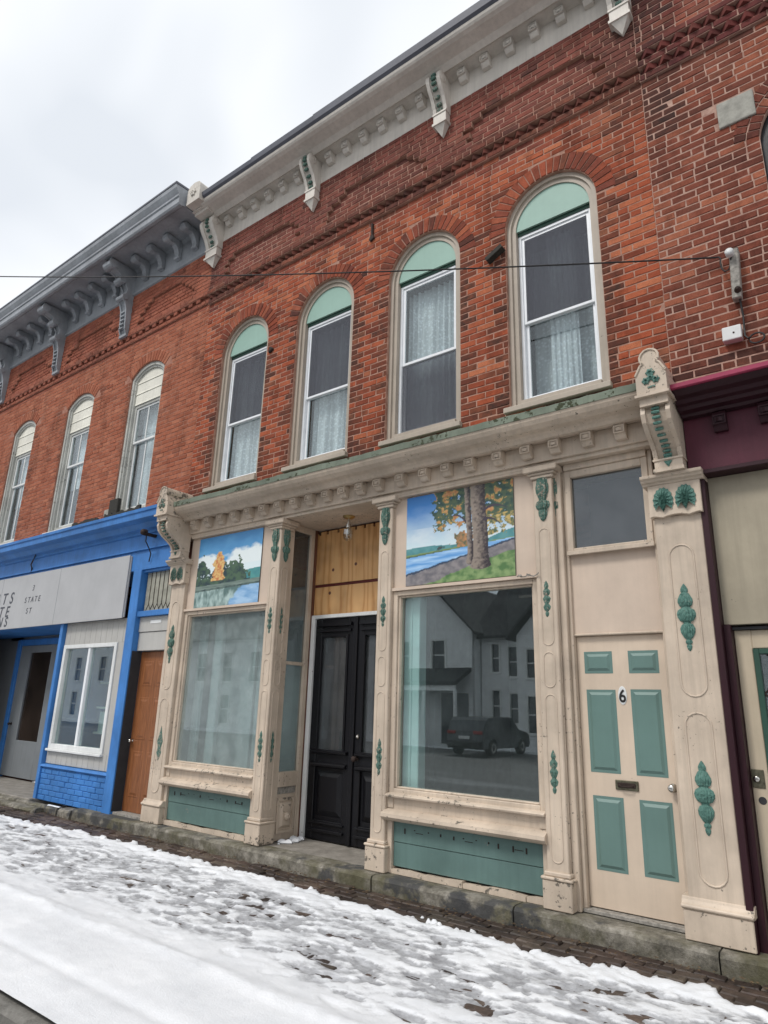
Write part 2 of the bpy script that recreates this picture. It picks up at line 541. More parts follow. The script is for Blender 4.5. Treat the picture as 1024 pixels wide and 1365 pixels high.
# ------------------------------------------------------------------ brickwork
def half_at(o, z, ring=0.0):
    """half width of an opening at height z (ring widens the arched head)"""
    if z < o['z0']: return None
    if z <= o['sp']: return o['hw']
    R_, cz = o['R'] + ring, o['cz']
    d = R_ * R_ - (z - cz) ** 2
    if d <= 0: return None
    return math.sqrt(d)


def opening(c, hw, z0, sp, rise):
    R_ = (hw * hw + rise * rise) / (2 * rise)
    return dict(c=c, hw=hw, z0=z0, sp=sp, rise=rise, R=R_, cz=sp + rise - R_)


def head_pts(o, n=20, dr=0.0):
    """points along the arched head, left to right, radius grown by dr"""
    a0 = math.asin(min(1.0, o['hw'] / o['R']))
    if o['rise'] > o['R']: a0 = math.pi - a0
    return [(o['c'] + (o['R'] + dr) * math.sin(-a0 + 2 * a0 * k / n), o['cz'] + (o['R'] + dr) * math.cos(-a0 + 2 * a0 * k / n)) for k in range(n + 1)]


def backing(mb, x0, x1, z0, z1, y, ops, reveal):
    """mortar plane with real arched openings and their reveals"""
    ops = sorted(ops, key=lambda o: o['c'])
    x = x0
    def rect(a, b, c, d):
        if b > a and d > c: mb.add([(a, y, c), (b, y, c), (b, y, d), (a, y, d)], [(0, 1, 2, 3)])
    for o in ops:
        l, r = o['c'] - o['hw'], o['c'] + o['hw']
        rect(x, l, z0, z1)
        rect(l, r, z0, o['z0'])
        hp = head_pts(o)
        for (xa, za), (xb, zb) in zip(hp, hp[1:]):
            mb.add([(xa, y, za), (xb, y, zb), (xb, y, z1), (xa, y, z1)], [(0, 1, 2, 3)])
            mb.add([(xa, y, za), (xb, y, zb), (xb, y + reveal, zb), (xa, y + reveal, za)], [(0, 3, 2, 1)])
        for xx in (l, r):
            mb.add([(xx, y, o['z0']), (xx, y, o['sp']), (xx, y + reveal, o['sp']), (xx, y + reveal, o['z0'])], [(0, 1, 2, 3)])
        x = r
    rect(x, x1, z0, z1)


def brick_verts(x0, x1, z0, z1, yf, yb, rnd, jit=0.0022, bv=0.004):
    j = lambda s=jit: rnd.uniform(-s, s)
    p = [(x0 + j(), z0 + j()), (x1 + j(), z0 + j()), (x1 + j(), z1 + j()), (x0 + j(), z1 + j())]
    ins = [(1, 1), (-1, 1), (-1, -1), (1, -1)]
    tilt = j(0.003)
    front = [(px + sx * bv, yf + (tilt if k in (1, 2) else 0) + j(0.0012), pz + sz * bv) for k, ((px, pz), (sx, sz)) in enumerate(zip(p, ins))]
    ring = [(px, yf + bv + 0.001, pz) for px, pz in p]
    back = [(px, yb, pz) for px, pz in p]
    return front + ring + back


BF = [(0, 1, 2, 3)] + [(4 + k, 4 + (k + 1) % 4, (k + 1) % 4, k) for k in range(4)] + [(8 + k, 8 + (k + 1) % 4, 4 + (k + 1) % 4, 4 + k) for k in range(4)]


def lay(x0, x1, z0, z1, course, blen, ops, yfun, tone, skip=None, seed=1, ring=0.2, gap=0.0115, xoff=0.0):
    rnd = random.Random(seed)
    out = []
    nrow = int(math.ceil((z1 - z0) / course))
    for i in range(nrow):
        za = z0 + i * course
        zb = min(za + course - gap, z1)
        if zb - za < 0.02: continue
        zm = (za + zb) / 2
        iv = [(x0, x1)]
        for o in ops:
            hs = [h for h in (half_at(o, zz, ring - 0.02 if zm > o['sp'] else 0) for zz in (za + 0.01, zm, zb - 0.01)) if h]
            if not hs: continue
            h = max(hs) if zm <= o['sp'] else sorted(hs)[len(hs) // 2]
            nv = []
            for a, b in iv:
                l, r = o['c'] - h, o['c'] + h
                if r <= a or l >= b: nv.append((a, b)); continue
                if l > a: nv.append((a, l))
                if r < b: nv.append((r, b))
            iv = nv
        for a, b in iv:
            x = x0 + xoff + (0.5 * blen if i % 2 else 0) + rnd.uniform(-0.012, 0.012) - blen * (int((x0 + xoff - a) / blen) + 2)
            while x + blen < a: x += blen
            while x < b:
                e = x + blen * rnd.uniform(0.97, 1.03)
                split = rnd.random() < 0.07
                segs = [(x, x + (e - x) / 2), (x + (e - x) / 2, e)] if split else [(x, e)]
                for s0, s1 in segs:
                    p, q = s0 + gap / 2, s1 - gap / 2
                    if s1 < a + 0.045 or s0 > b - 0.045: continue
                    if s0 < a + 0.045: p = a + 0.003
                    if s1 > b - 0.045: q = b - 0.003
                    if q - p < 0.02: continue
                    if skip and skip((p + q) / 2, zm): continue
                    yo = yfun((p + q) / 2, zm, i)
                    if yo is None: continue
                    out.append((p, q, za + gap / 2, zb + gap / 2, yo + rnd.uniform(-0.0016, 0.0016), yo + 0.045, tone((p + q) / 2, zm, a, b, p, q, i, rnd)))
                x = e
    return out


def put_bricks(bricks, mat, wall, nmax=300, seed=3, extra=None, bed=None):
    if bed:
        # joints of the courses that stand proud of the wall face
        mm = MB()
        r_ = random.Random(seed + 100)
        for b in bricks:
            if b[4] < -0.012:
                y = b[4] + 0.006 + r_.uniform(0, 0.002)
                mm.box(b[0] - 0.007, b[1] + 0.007, y, 0.02 + r_.uniform(0, 0.01), b[2] - 0.007, b[3] + 0.007)
        o = mm.build('proud_joints', bed, wall, norm=False)
        o['kind'] = 'stuff'
    # the largest in view become brick objects, the rest one joined field
    rnd = random.Random(seed)
    inv = cam.matrix_world.inverted()
    k = 2 * 879.8 / 1365.0
    def size(b):
        c = inv @ Vector(((b[0] + b[1]) / 2, b[4], (b[2] + b[3]) / 2))
        if c.z > -0.1: return 0
        u, v = k * c.x / -c.z, k * c.y / -c.z
        if abs(u) > 0.76 or abs(v) > 1.01: return 0
        d = Vector(((b[0] + b[1]) / 2, b[4], (b[2] + b[3]) / 2)) - CAM
        return (b[1] - b[0]) * (b[3] - b[2]) * d.y / d.length ** 3
    bricks = sorted(bricks, key=size, reverse=True)
    rest = MB()
    at = []
    for n, b in enumerate(bricks):
        vs_ = brick_verts(b[0], b[1], b[2], b[3], b[4], b[5], rnd)
        if n < nmax and size(b) > 0:
            m = MB()
            m.add(vs_, BF)
            m.build('brick', mat, wall, norm=False, attr=list(b[6]) * 12, origin=((b[0] + b[1]) / 2, b[4], b[2]))
        else:
            rest.add(vs_, BF)
            at.extend(list(b[6]) * 12)
    if extra:
        for vs_, fs_, col in extra:
            rest.add(vs_, fs_)
            at.extend(list(col) * len(vs_))
    o = rest.build('brick_field', mat, wall, norm=False, attr=at)
    o['kind'] = 'stuff'
    return o


def voussoirs(o, mat, wall, n, ln, y, tone, seed, clipz=None):
    rnd = random.Random(seed)
    a0 = math.asin(min(1.0, o['hw'] / o['R']))
    g = 0.0062
    for k in range(n):
        t0, t1 = -a0 + 2 * a0 * k / n, -a0 + 2 * a0 * (k + 1) / n
        r0, r1 = o['R'] + 0.003, o['R'] + ln + rnd.uniform(-0.012, 0.006)
        def P(t, r, s): return (o['c'] + r * math.sin(t) + s * g * math.cos(t), o['cz'] + r * math.cos(t) - s * g * math.sin(t))
        q = [P(t0, r0, 1), P(t1, r0, -1), P(t1, r1, -1), P(t0, r1, 1)]
        cx_, cz_ = sum(p[0] for p in q) / 4, sum(p[1] for p in q) / 4
        yf = y + rnd.uniform(-0.0015, 0.0015)
        fr = [(p[0] + (cx_ - p[0]) * 0.08, yf, p[1] + (cz_ - p[1]) * 0.06) for p in q]
        rg = [(p[0], yf + 0.005, p[1]) for p in q]
        bk = [(p[0], yf + 0.05, p[1]) for p in q]
        m = MB()
        m.add(fr + rg + bk, BF)
        m.build('voussoir', mat, wall, norm=False, attr=list(tone(rnd)) * 12, origin=(cx_, yf, cz_))


def dogtooth(x0, x1, z0, z1, y, sp, mat, wall, tone, seed):
    """bricks set cornerwise under a ledge"""
    rnd = random.Random(seed)
    x = x0 + sp / 2
    while x < x1 - sp / 2:
        h = sp * 0.47
        d = h * rnd.uniform(0.9, 1.05)
        m = MB()
        m.prism([(x - h, y), (x, y - d), (x + h, y)], 'z', z0 + 0.004, z1 - 0.004)
        m.build('cornerwise_brick', mat, wall, attr=list(tone(rnd)) * 6)
        x += sp


def shell(name, x0, x1, yb, z0, z1, parent, y0=0.13, floors=(), mat=None, roomy=None):
    """side walls, back wall, roof and floors that close the building"""
    m = MB()
    m.box(x0, x0 + 0.12, y0, yb, z0, z1)
    m.box(x1 - 0.12, x1, y0, yb, z0, z1)
    m.box(x0 + 0.12, x1 - 0.12, yb - 0.12, yb, z0, z1)
    m.box(x0 + 0.12, x1 - 0.12, y0 + 0.01, yb - 0.12, z1 - 0.15, z1)
    for f in floors:
        m.box(x0 + 0.12, x1 - 0.12, y0 + 0.01, yb - 0.12, f, f + 0.12)
    return m.build(name, mat or m_shellbrick, parent)
# ================================================================== the cream shopfront building in the middle
XL, XR = -8.0, -1.2
CB = thing('brick_building', 'orange-red brick building above a cream and green shopfront with four round-arched upper windows', 'building', (-4.6, 0, 0))
ops = [opening(c, 0.51, 4.44, 6.57, 0.5099) for c in (-7.03, -5.43, -3.84, -2.24)]
mb = MB()
backing(mb, XL, XR, 4.10, 8.80, 0.0045, ops, 0.155)
wallC = mb.build('wall', m_mortC, CB, norm=False)

BAYS = [(-7.62, -6.02), (-5.42, -3.82), (-3.22, -1.58)]
Z0C, CO = 4.13, 0.0735


def in_panel(x, z):
    for a, b in BAYS:
        if a < x < b and 7.94 < z:
            e = min(x - a, b - x)
            top = 8.24 if e < 0.12 else (8.32 if e < 0.24 else 8.40)
            if z < top: return True
    return False


def yC(x, z, i):
    if i == 48: return -0.040
    if i == 49: return -0.004
    if i == 50: return -0.085
    if i == 51: return -0.060
    if i > 51: return 0.0 if in_panel(x, z) else -0.050
    return 0.0


def tC(x, z, a, b, p, q, i, rnd):
    tone = min(1, max(0, rnd.gauss(0.55, 0.20)))
    soot, pur = 0.0, 0.0
    n = mnoise.noise(Vector((x * 0.9, 2.0, z * 0.9)))
    edge = min(p - a if a > XL + 0.1 else 9, b - q if b < XR - 0.1 else 9)
    if edge < 0.05 and z < 6.7 and rnd.random() < 0.85: soot = rnd.uniform(0.6, 0.98)
    elif z < 4.55 and rnd.random() < 0.75: soot = rnd.uniform(0.5, 0.95)
    elif rnd.random() < 0.09: soot = rnd.uniform(0.3, 0.8)
    if i >= 45: pur = min(1, 0.3 + 0.08 * (i - 45) + rnd.uniform(-0.15, 0.15))
    if 48 <= i <= 51: soot = max(soot, rnd.uniform(0.4, 0.75))
    if i > 51: soot = max(soot, rnd.uniform(0.0, 0.3) + (0.2 if n > 0.1 else 0))
    if x > -1.75 and z > 7.2: soot = max(soot, rnd.uniform(0.35, 0.9) * min(1, (x + 1.85) * 3))
    if 6.9 < z < 7.6 and n > 0.22: soot = max(soot, rnd.uniform(0.0, 0.5))
    if n < -0.35 and rnd.random() < 0.3: tone = min(1, tone + 0.35)
    return (tone, soot, pur, 1.0)


bricks = lay(XL, XR, Z0C, 8.74, CO, 0.212, ops, yC, tC, seed=11)
put_bricks(bricks, m_brickC, wallC, seed=4, bed=m_mortC)
for k, o in enumerate(ops):
    voussoirs(o, m_brickC, wallC, 24, 0.2, -0.0045, lambda r: (min(1, max(0, r.gauss(0.5, 0.15))), r.uniform(0, 0.25) + (0.5 if r.random() < 0.1 else 0), r.uniform(0.1, 0.4), 1), 30 + k)
dogtooth(XL, XR, Z0C + 49 * CO, Z0C + 50 * CO, -0.006, 0.142, m_brickC, wallC, lambda r: (r.uniform(0.2, 0.6), r.uniform(0.45, 0.8), 0.8, 1), 5)

shell('shell', XL, XR, 9.0, -0.3, 9.1, CB, y0=0.165, floors=(3.9, 8.35), mat=m_shellbrick)
m = MB(); m.box(XL, XR, -0.045, 9.0, 9.1, 9.2); m.build('roof', m_roof, CB)

# ---- upper windows
def arch_strip(mb, o, r_out, r_in, y0, y1, n=24, zb=None):
    """band following jambs and arched head between two inward offsets"""
    def path(off):
        hw = o['hw'] - off
        pts = [(o['c'] - hw, zb or o['z0'])]
        Rr = o['R'] - off
        s = min(1.0, hw / Rr)
        a0 = math.asin(s)
        pts += [(o['c'] + Rr * math.sin(-a0 + 2 * a0 * k / n), o['cz'] + Rr * math.cos(-a0 + 2 * a0 * k / n)) for k in range(n + 1)]
        pts.append((o['c'] + hw, zb or o['z0']))
        return pts
    A, B = path(r_out), path(r_in)
    N = len(A)
    vs_ = [(x, y0, z) for x, z in A] + [(x, y0, z) for x, z in B] + [(x, y1, z) for x, z in A] + [(x, y1, z) for x, z in B]
    fs_ = []
    for i in range(N - 1):
        fs_ += [(i, i + 1, N + i + 1, N + i), (2 * N + i, 3 * N + i, 3 * N + i + 1, 2 * N + i + 1),
                (i, 2 * N + i, 2 * N + i + 1, i + 1), (N + i, N + i + 1, 3 * N + i + 1, 3 * N + i)]
    fs_ += [(0, N, 3 * N, 2 * N), (N - 1, 3 * N - 1, 4 * N - 1, 2 * N - 1)]
    mb.add(vs_, fs_)


def curtain(mb, x0, x1, z0, z1, y, amp, waves, seed):
    rnd = random.Random(seed)
    n = 60
    ph = rnd.uniform(0, 6)
    xs = [x0 + (x1 - x0) * k / n for k in range(n + 1)]
    ys = [y + amp * math.sin(2 * math.pi * waves * k / n + ph + 0.8 * math.sin(k * 0.13)) + amp * 0.5 * math.sin(k * 1.1 + ph) for k in range(n + 1)]
    v = [(xs[k], ys[k], z0) for k in range(n + 1)] + [(xs[k] * 0.98 + 0.02 * (x0 + x1) / 2, ys[k], z1) for k in range(n + 1)]
    v += [(p[0], p[1] + 0.004, p[2]) for p in v]
    q = 2 * (n + 1)
    f = [(k, k + 1, n + 2 + k, n + 1 + k) for k in range(n)] + [(q + k, q + n + 1 + k, q + n + 2 + k, q + k + 1) for k in range(n)]
    mb.add(v, f)


def upper_window(o, screen_top, k):
    c = o['c']
    m = MB()
    arch_strip(m, o, 0.0, 0.045, 0.045, 0.16, zb=4.45)
    arch_strip(m, o, 0.045, 0.095, 0.070, 0.16, zb=4.45)
    win = m.build('window', m_casing, CB)
    # sage panel filling the arch
    ri = o['hw'] - 0.095
    pts = [(c + ri * math.cos(math.pi * t / 20), o['cz'] + ri * math.sin(math.pi * t / 20)) for t in range(21)]
    m = MB(); m.prism([(c + ri, 6.585)] + pts[1:-1] + [(c - ri, 6.585)], 'y', 0.085, 0.11)
    m.build('arch_panel', m_sage, win)
    m = MB(); m.box(c - ri, c + ri, 0.115, 0.15, 6.545, 6.60); m.build('head_gap_strip', m_greenframe, win)
    # white vinyl double-hung frame
    m = MB(); m.frame(c - ri, c + ri, 4.535, 6.545, 0.125, 0.20, 0.035); m.build('frame', m_vinyl, win, bev=0.004)
    a, b = c - ri + 0.035, c + ri - 0.035
    m = MB(); m.frame(a, b, 5.44, 6.51, 0.14, 0.165, 0.035); m.build('upper_sash', m_vinyl, win, bev=0.003)
    m = MB(); m.frame(a, b, 4.57, 5.475, 0.168, 0.195, 0.037); m.build('lower_sash', m_vinyl, win, bev=0.003)
    m = MB(); m.box(a + 0.035, b - 0.035, 0.15, 0.154, 5.475, 6.475); m.build('pane', m_glass, win)
    m = MB(); m.box(a + 0.037, b - 0.037, 0.18, 0.184, 4.607, 5.44); m.build('pane', m_glass, win)
    if screen_top:
        m = MB(); m.box(a + 0.03, b - 0.03, 0.1385, 0.1392, 5.47, 6.48)
    else:
        m = MB(); m.box(a + 0.005, b - 0.005, 0.150, 0.1508, 4.575, 5.43)
    m.build('insect_screen', m_screen, win)
    m = MB()
    if k == 3:
        curtain(m, c - 0.16, c + 0.16, 4.5, 6.5, 0.27, 0.012, 5, k)
        curtain(m, c - 0.4, c + 0.4, 4.5, 6.5, 0.42, 0.006, 4, k + 9)
    else:
        curtain(m, c - 0.4, c + (0.40 if k != 2 else 0.40), 4.5, 6.5, 0.30, 0.018, 7 + k, k)
    m.build('lace_curtain', m_lace, win)
    m = MB(); m.box(c - 0.62, c + 0.62, 0.5, 0.55, 4.3, 6.9); m.build('dark_room_backing', m_dark, win)  # dark sheet added behind the window, stands in for the unlit room
    m = MB(); m.box(c - 0.56, c + 0.53, -0.055, 0.16, 4.385, 4.445); m.build('sill', m_casing, win, bev=0.006)
    m = MB(); m.box(c - ri - 0.0, c + ri + 0.0, 0.05, 0.125, 4.445, 4.535); m.build('bottom_rail', m_casing, win, bev=0.004)
    return win


for k, o in enumerate(ops): upper_window(o, k != 2, k)

# ---- top cornice
prof = [(0.0, 8.74), (-0.052, 8.74), (-0.052, 9.10), (-0.20, 9.12), (-0.235, 9.10), (-0.26, 9.12), (-0.30, 9.150), (-0.37, 9.165), (-0.44, 9.18), (-0.485, 9.20), (-0.505, 9.225), (-0.515, 9.255), (0.0, 9.255)]
m = MB(); m.prism(prof, 'x', -7.86, -1.22)
cor = m.build('cornice', m_cream_up, CB)
for a, b, dz in ((-7.80, -6.62, 0.0), (-6.618, -5.35, 0.018), (-5.348, -1.22, 0.034)):
    m = MB(); m.prism([(-0.507, 9.258), (-0.545, 9.29), (-0.56, 9.35 + dz), (-0.50, 9.39 + dz), (0.3, 9.30), (0.3, 9.258)], 'x', a, b); m.build('gutter', m_gutter, cor)
# small modillions between the brackets
def modillion(mb, w, d, h, x, y, z):
    """scrolled block with a framed, pitted face"""
    pr = [(y, z + h), (y - d, z + h), (y - d - 0.012, z + h - 0.03), (y - d - 0.006, z + h * 0.45), (y - d * 0.85, z + h * 0.18), (y - d * 0.55, z), (y, z)]
    mb.prism(pr, 'x', x - w / 2, x + w / 2)
    yf = y - d - 0.012
    zc, hh = z + h * 0.55, h * 0.52
    for sx in (-1, 1):
        mb.box(x + sx * w / 2 - sx * 0.012, x + sx * w / 2, yf - 0.010, yf + 0.012, zc - hh / 2, zc + hh / 2)
    mb.box(x - w / 2, x + w / 2, yf - 0.010, yf + 0.012, zc + hh / 2 - 0.012, zc + hh / 2)
    mb.box(x - w / 2, x + w / 2, yf - 0.010, yf + 0.012, zc - hh / 2, zc - hh / 2 + 0.012)
    mb.prism([(x - w * 0.25, yf - 0.003), (x, yf - 0.014), (x + w * 0.25, yf - 0.003)], 'z', zc - hh * 0.22, zc + hh * 0.22)
m = MB(); modillion(m, 0.105, 0.10, 0.175, 0, -0.05, 8.955)
mod0 = None
BRX = (-7.92, -5.72, -3.52, -1.31)
for a, b in zip(BRX, BRX[1:]):
    for q in range(6):
        x = a + (b - a) * (q + 1) / 7.0
        if mod0 is None:
            m = MB(); modillion(m, 0.105, 0.10, 0.175, x, -0.05, 8.95)
            mod0 = m.build('modillion', m_cream_up, cor, bev=0.003)
            z0_ = WL[mod0.name].copy(); bx = x
        else:
            dup(mod0, (z0_.x + x - bx, z0_.y, z0_.z), cor)


def scroll_bracket(x, w, big=False):
    m = MB()
    h = w / 2
    # pendant
    m.mi = 0
    m.add([(x, -0.055, 8.29), (x - h * 0.8, -0.052, 8.44), (x + h * 0.8, -0.052, 8.44), (x + h * 0.8, -0.15, 8.44), (x - h * 0.8, -0.15, 8.44), (x, -0.085, 8.29)],
          [(0, 1, 4, 5), (0, 5, 3, 2), (5, 4, 3), (1, 2, 3, 4), (0, 2, 1)])
    m.box(x - h * 1.02, x + h * 1.02, -0.165, -0.05, 8.44, 8.475)
    m.box(x - h * 0.9, x + h * 0.9, -0.15, -0.05, 8.475, 8.60)
    m.box(x - h * 1.0, x + h * 1.0, -0.16, -0.05, 8.60, 8.625)
    # S scroll cheeks + recessed face
    S = [(-0.14, 8.625), (-0.155, 8.70), (-0.20, 8.80), (-0.27, 8.90), (-0.31, 8.98), (-0.315, 9.06), (-0.28, 9.12), (-0.20, 9.135)]
    cheek = S + [(-0.05, 9.135), (-0.05, 8.625)]
    m.prism(cheek, 'x', x - h, x - h * 0.55)
    m.prism(cheek, 'x', x + h * 0.55, x + h)
    inner = [(y + 0.03, z) for y, z in S] + [(-0.05, 9.135), (-0.05, 8.625)]
    m.prism(inner, 'x', x - h * 0.55, x + h * 0.55)
    for sx in (-1, 1):
        m.lathe([(0.075, -0.008), (0.072, 0.0), (0.05, 0.008), (0.045, 0.0), (0.02, 0.006), (0.01, 0.01)], (x + sx * (h + 0.006) - (0.0 if sx > 0 else 0.0), -0.235, 9.04), 'x', 12)
    m.mi = 1
    for q in range(7):
        t = (q + 0.7) / 7.6
        i = int(t * 6); f = t * 6 - i
        y = S[i][0] * (1 - f) + S[i + 1][0] * f + 0.012
        z = S[i][1] * (1 - f) + S[i + 1][1] * f
        m.lathe([(0.001, -0.035), (0.02, -0.03), (0.024, 0.0), (0.02, 0.03), (0.001, 0.035)], (x, y, z), 'x', 8)
    return m.build('bracket', [m_cream_up, m_orn], cor)


for x in BRX[1:3]: scroll_bracket(x, 0.20)
scroll_bracket(BRX[3], 0.22)
# end bracket with its cap block above the roof line
b = scroll_bracket(BRX[0] - 0.01, 0.31)
for x0, e_ in ((BRX[0] - 0.02, 0.035), (BRX[3], 0.0)):
    m = MB()
    m.box(x0 - 0.13 - e_, x0 + 0.13 + e_, -0.42, -0.03, 9.137, 9.19)
    m.box(x0 - 0.15 - e_, x0 + 0.15 + e_, -0.46, -0.03, 9.19, 9.215)
    m.box(x0 - 0.13 - e_, x0 + 0.13 + e_, -0.60, 0.2, 9.217, 9.46)
    m.prism([(x0 - 0.13 - e_, 9.46), (x0 + 0.13 + e_, 9.46), (x0 + 0.12 + e_, 9.52), (x0 + 0.08 + e_, 9.575), (x0, 9.60), (x0 - 0.08 - e_, 9.575), (x0 - 0.12 - e_, 9.52)], 'y', -0.60, 0.2)
    m.lathe([(0.06, 0.0), (0.06, -0.02), (0.03, -0.028), (0.02, -0.01), (0.01, -0.03)], (x0, -0.60, 9.40), 'y', 12, ribs=6, rd=0.25)
    m.build('end_cap_block', m_cream_up, cor, bev=0.004)

# ================================================================== shopfront
# deep header behind the frieze
m = MB(); m.box(XL - 0.1, -1.16, 0.0, 0.85, 3.762, 4.09)
m.box(XL - 0.1, -1.16, -0.03, 0.0, 3.80, 3.985)
hdr = m.build('shop_frieze', m_cream, CB, bev=0.004)
for a, b in ((-7.78, -6.16), (-4.17, -2.56)):
    m = MB(); m.box(a, b, 0.0, 0.06, 3.735, 3.762); m.build('frieze_bead', m_cream, hdr, bev=0.004)
# crown
prof = [(0.0, 3.985), (-0.10, 3.985), (-0.12, 3.965), (-0.15, 3.975), (-0.17, 4.0), (-0.20, 4.02), (-0.26, 4.035), (-0.31, 4.065), (-0.335, 4.10), (-0.345, 4.135), (0.0, 4.135)]
m = MB(); m.prism(prof, 'x', -7.83, -1.37)
crown = m.build('shop_cornice', m_cream, CB)
# weathered green metal on top, its front lip slightly wavy
rnd = random.Random(5)
m = MB()
n = 90
top, bot, bk, fr2 = [], [], [], []
for k in range(n + 1):
    x = -7.90 + (6.58) * k / n
    dz = 0.012 * mnoise.noise(Vector((x * 1.7, 0, 1))) + rnd.uniform(-0.004, 0.004)
    bot.append((x, -0.352, 4.128 + dz * 0.4)); top.append((x, -0.356, 4.195 + dz)); fr2.append((x, -0.15, 4.275 + dz)); bk.append((x, 0.03, 4.375 + dz * 0.5))
N = n + 1
m.add(bot + top + fr2 + bk, [(k, k + 1, N + k + 1, N + k) for k in range(n)] + [(N + k, N + k + 1, 2 * N + k + 1, 2 * N + k) for k in range(n)] + [(2 * N + k, 2 * N + k + 1, 3 * N + k + 1, 3 * N + k) for k in range(n)])
m.add([bot[0], top[0], fr2[0], bk[0], (bk[0][0], 0.03, 4.128), bot[-1], top[-1], fr2[-1], bk[-1], (bk[-1][0], 0.03, 4.128)], [(0, 1, 2, 3, 4), (9, 8, 7, 6, 5), (0, 4, 9, 5)])
m.build('metal_flashing', m_copper, crown)
MODX = [-7.63, -7.34, -7.06, -6.78, -6.50, -6.22, -5.94, -5.66, -5.40, -5.13, -4.87, -4.61, -4.35, -4.04, -3.73, -3.45, -3.17, -2.85, -2.55, -2.26, -1.95, -1.65]
m0 = None
for x in MODX:
    if m0 is None:
        m = MB(); modillion(m, 0.10, 0.082, 0.14, x, -0.03, 3.84)
        m0 = m.build('modillion', m_cream, crown, bev=0.003); base = WL[m0.name].copy(); bx = x
    else: dup(m0, (base.x + x - bx, base.y, base.z), crown)


def stadium(mb, cx_, z0, z1, hw, y, r=0.006, face=None):
    pts = []
    for k in range(9):
        a = math.pi * k / 8
        pts.append((cx_ + hw * math.cos(a), y, z1 - hw + hw * math.sin(a)))
    for k in range(9):
        a = math.pi + math.pi * k / 8
        pts.append((cx_ + hw * math.cos(a), y, z0 + hw + hw * math.sin(a)))
    mb.tube(pts, r, 6, closed=True)


def drop_chain(mb, cx_, y, z0, z1, w):
    """carved string of buds and cups"""
    h = z1 - z0
    pr = [(0.004, 0), (0.35, 0.03), (0.5, 0.10), (0.25, 0.15), (0.75, 0.2), (0.95, 0.28), (0.45, 0.36), (0.7, 0.40), (1.0, 0.50), (0.5, 0.58), (0.8, 0.62), (0.95, 0.70), (0.4, 0.78), (0.6, 0.84), (0.45, 0.91), (0.02, 1.0)]
    mb.lathe([(r * w / 2 if r > 0.01 else 0.002, t_ * h) for r, t_ in pr], (cx_, y, z0), 'z', 20, ys=0.5, ribs=5, rd=0.28)


def leaf_corbel(mb, cx_, y, z0, z1, w):
    h = z1 - z0
    pr = [(0.03, 0.0), (0.35, 0.04), (0.62, 0.14), (0.66, 0.22), (0.6, 0.26), (0.9, 0.30), (1.05, 0.37), (0.95, 0.44), (0.5, 0.48), (0.6, 0.55), (0.92, 0.68), (0.97, 0.8), (0.8, 0.93), (0.75, 1.0)]
    mb.lathe([(r * w / 2, t_ * h) for r, t_ in pr], (cx_, y, z0), 'z', 32, ys=0.6, ribs=8, rd=0.16)


def shell_leaf(mb, cx_, y, zc, w, h, n=11):
    """ribbed palmette lying on a face"""
    v = [(cx_, y - 0.012, zc - h / 2)]
    f = []
    m_ = n * 2
    for k in range(m_ + 1):
        a = -2.2 + 4.4 * k / m_
        s = 1.0 if k % 2 == 0 else 0.91
        v.append((cx_ + math.sin(a) * w * 0.30 * s * 0.8, y - (0.032 if k % 2 == 0 else 0.015), zc - h * 0.06 + math.cos(a) * h * 0.28 * s))
    for k in range(m_ + 1):
        a = -2.2 + 4.4 * k / m_
        s = 1.0 if k % 2 == 0 else 0.91
        v.append((cx_ + math.sin(a) * w * 0.56 * s, y - 0.004, zc - h * 0.06 + math.cos(a) * h * 0.56 * s))
    for k in range(m_):
        f.append((0, 1 + k + 1, 1 + k))
        f.append((1 + k, 2 + k, m_ + 3 + k, m_ + 2 + k))
    mb.add(v, f)


def turn(mb, cx_, side):
    """make following shapes face +X about the post corner instead of -Y"""
    mb.M = Matrix.Translation((side, 0, 0)) @ Matrix.Rotation(R(90), 4, 'Z') @ Matrix.Translation((0, 0, 0))


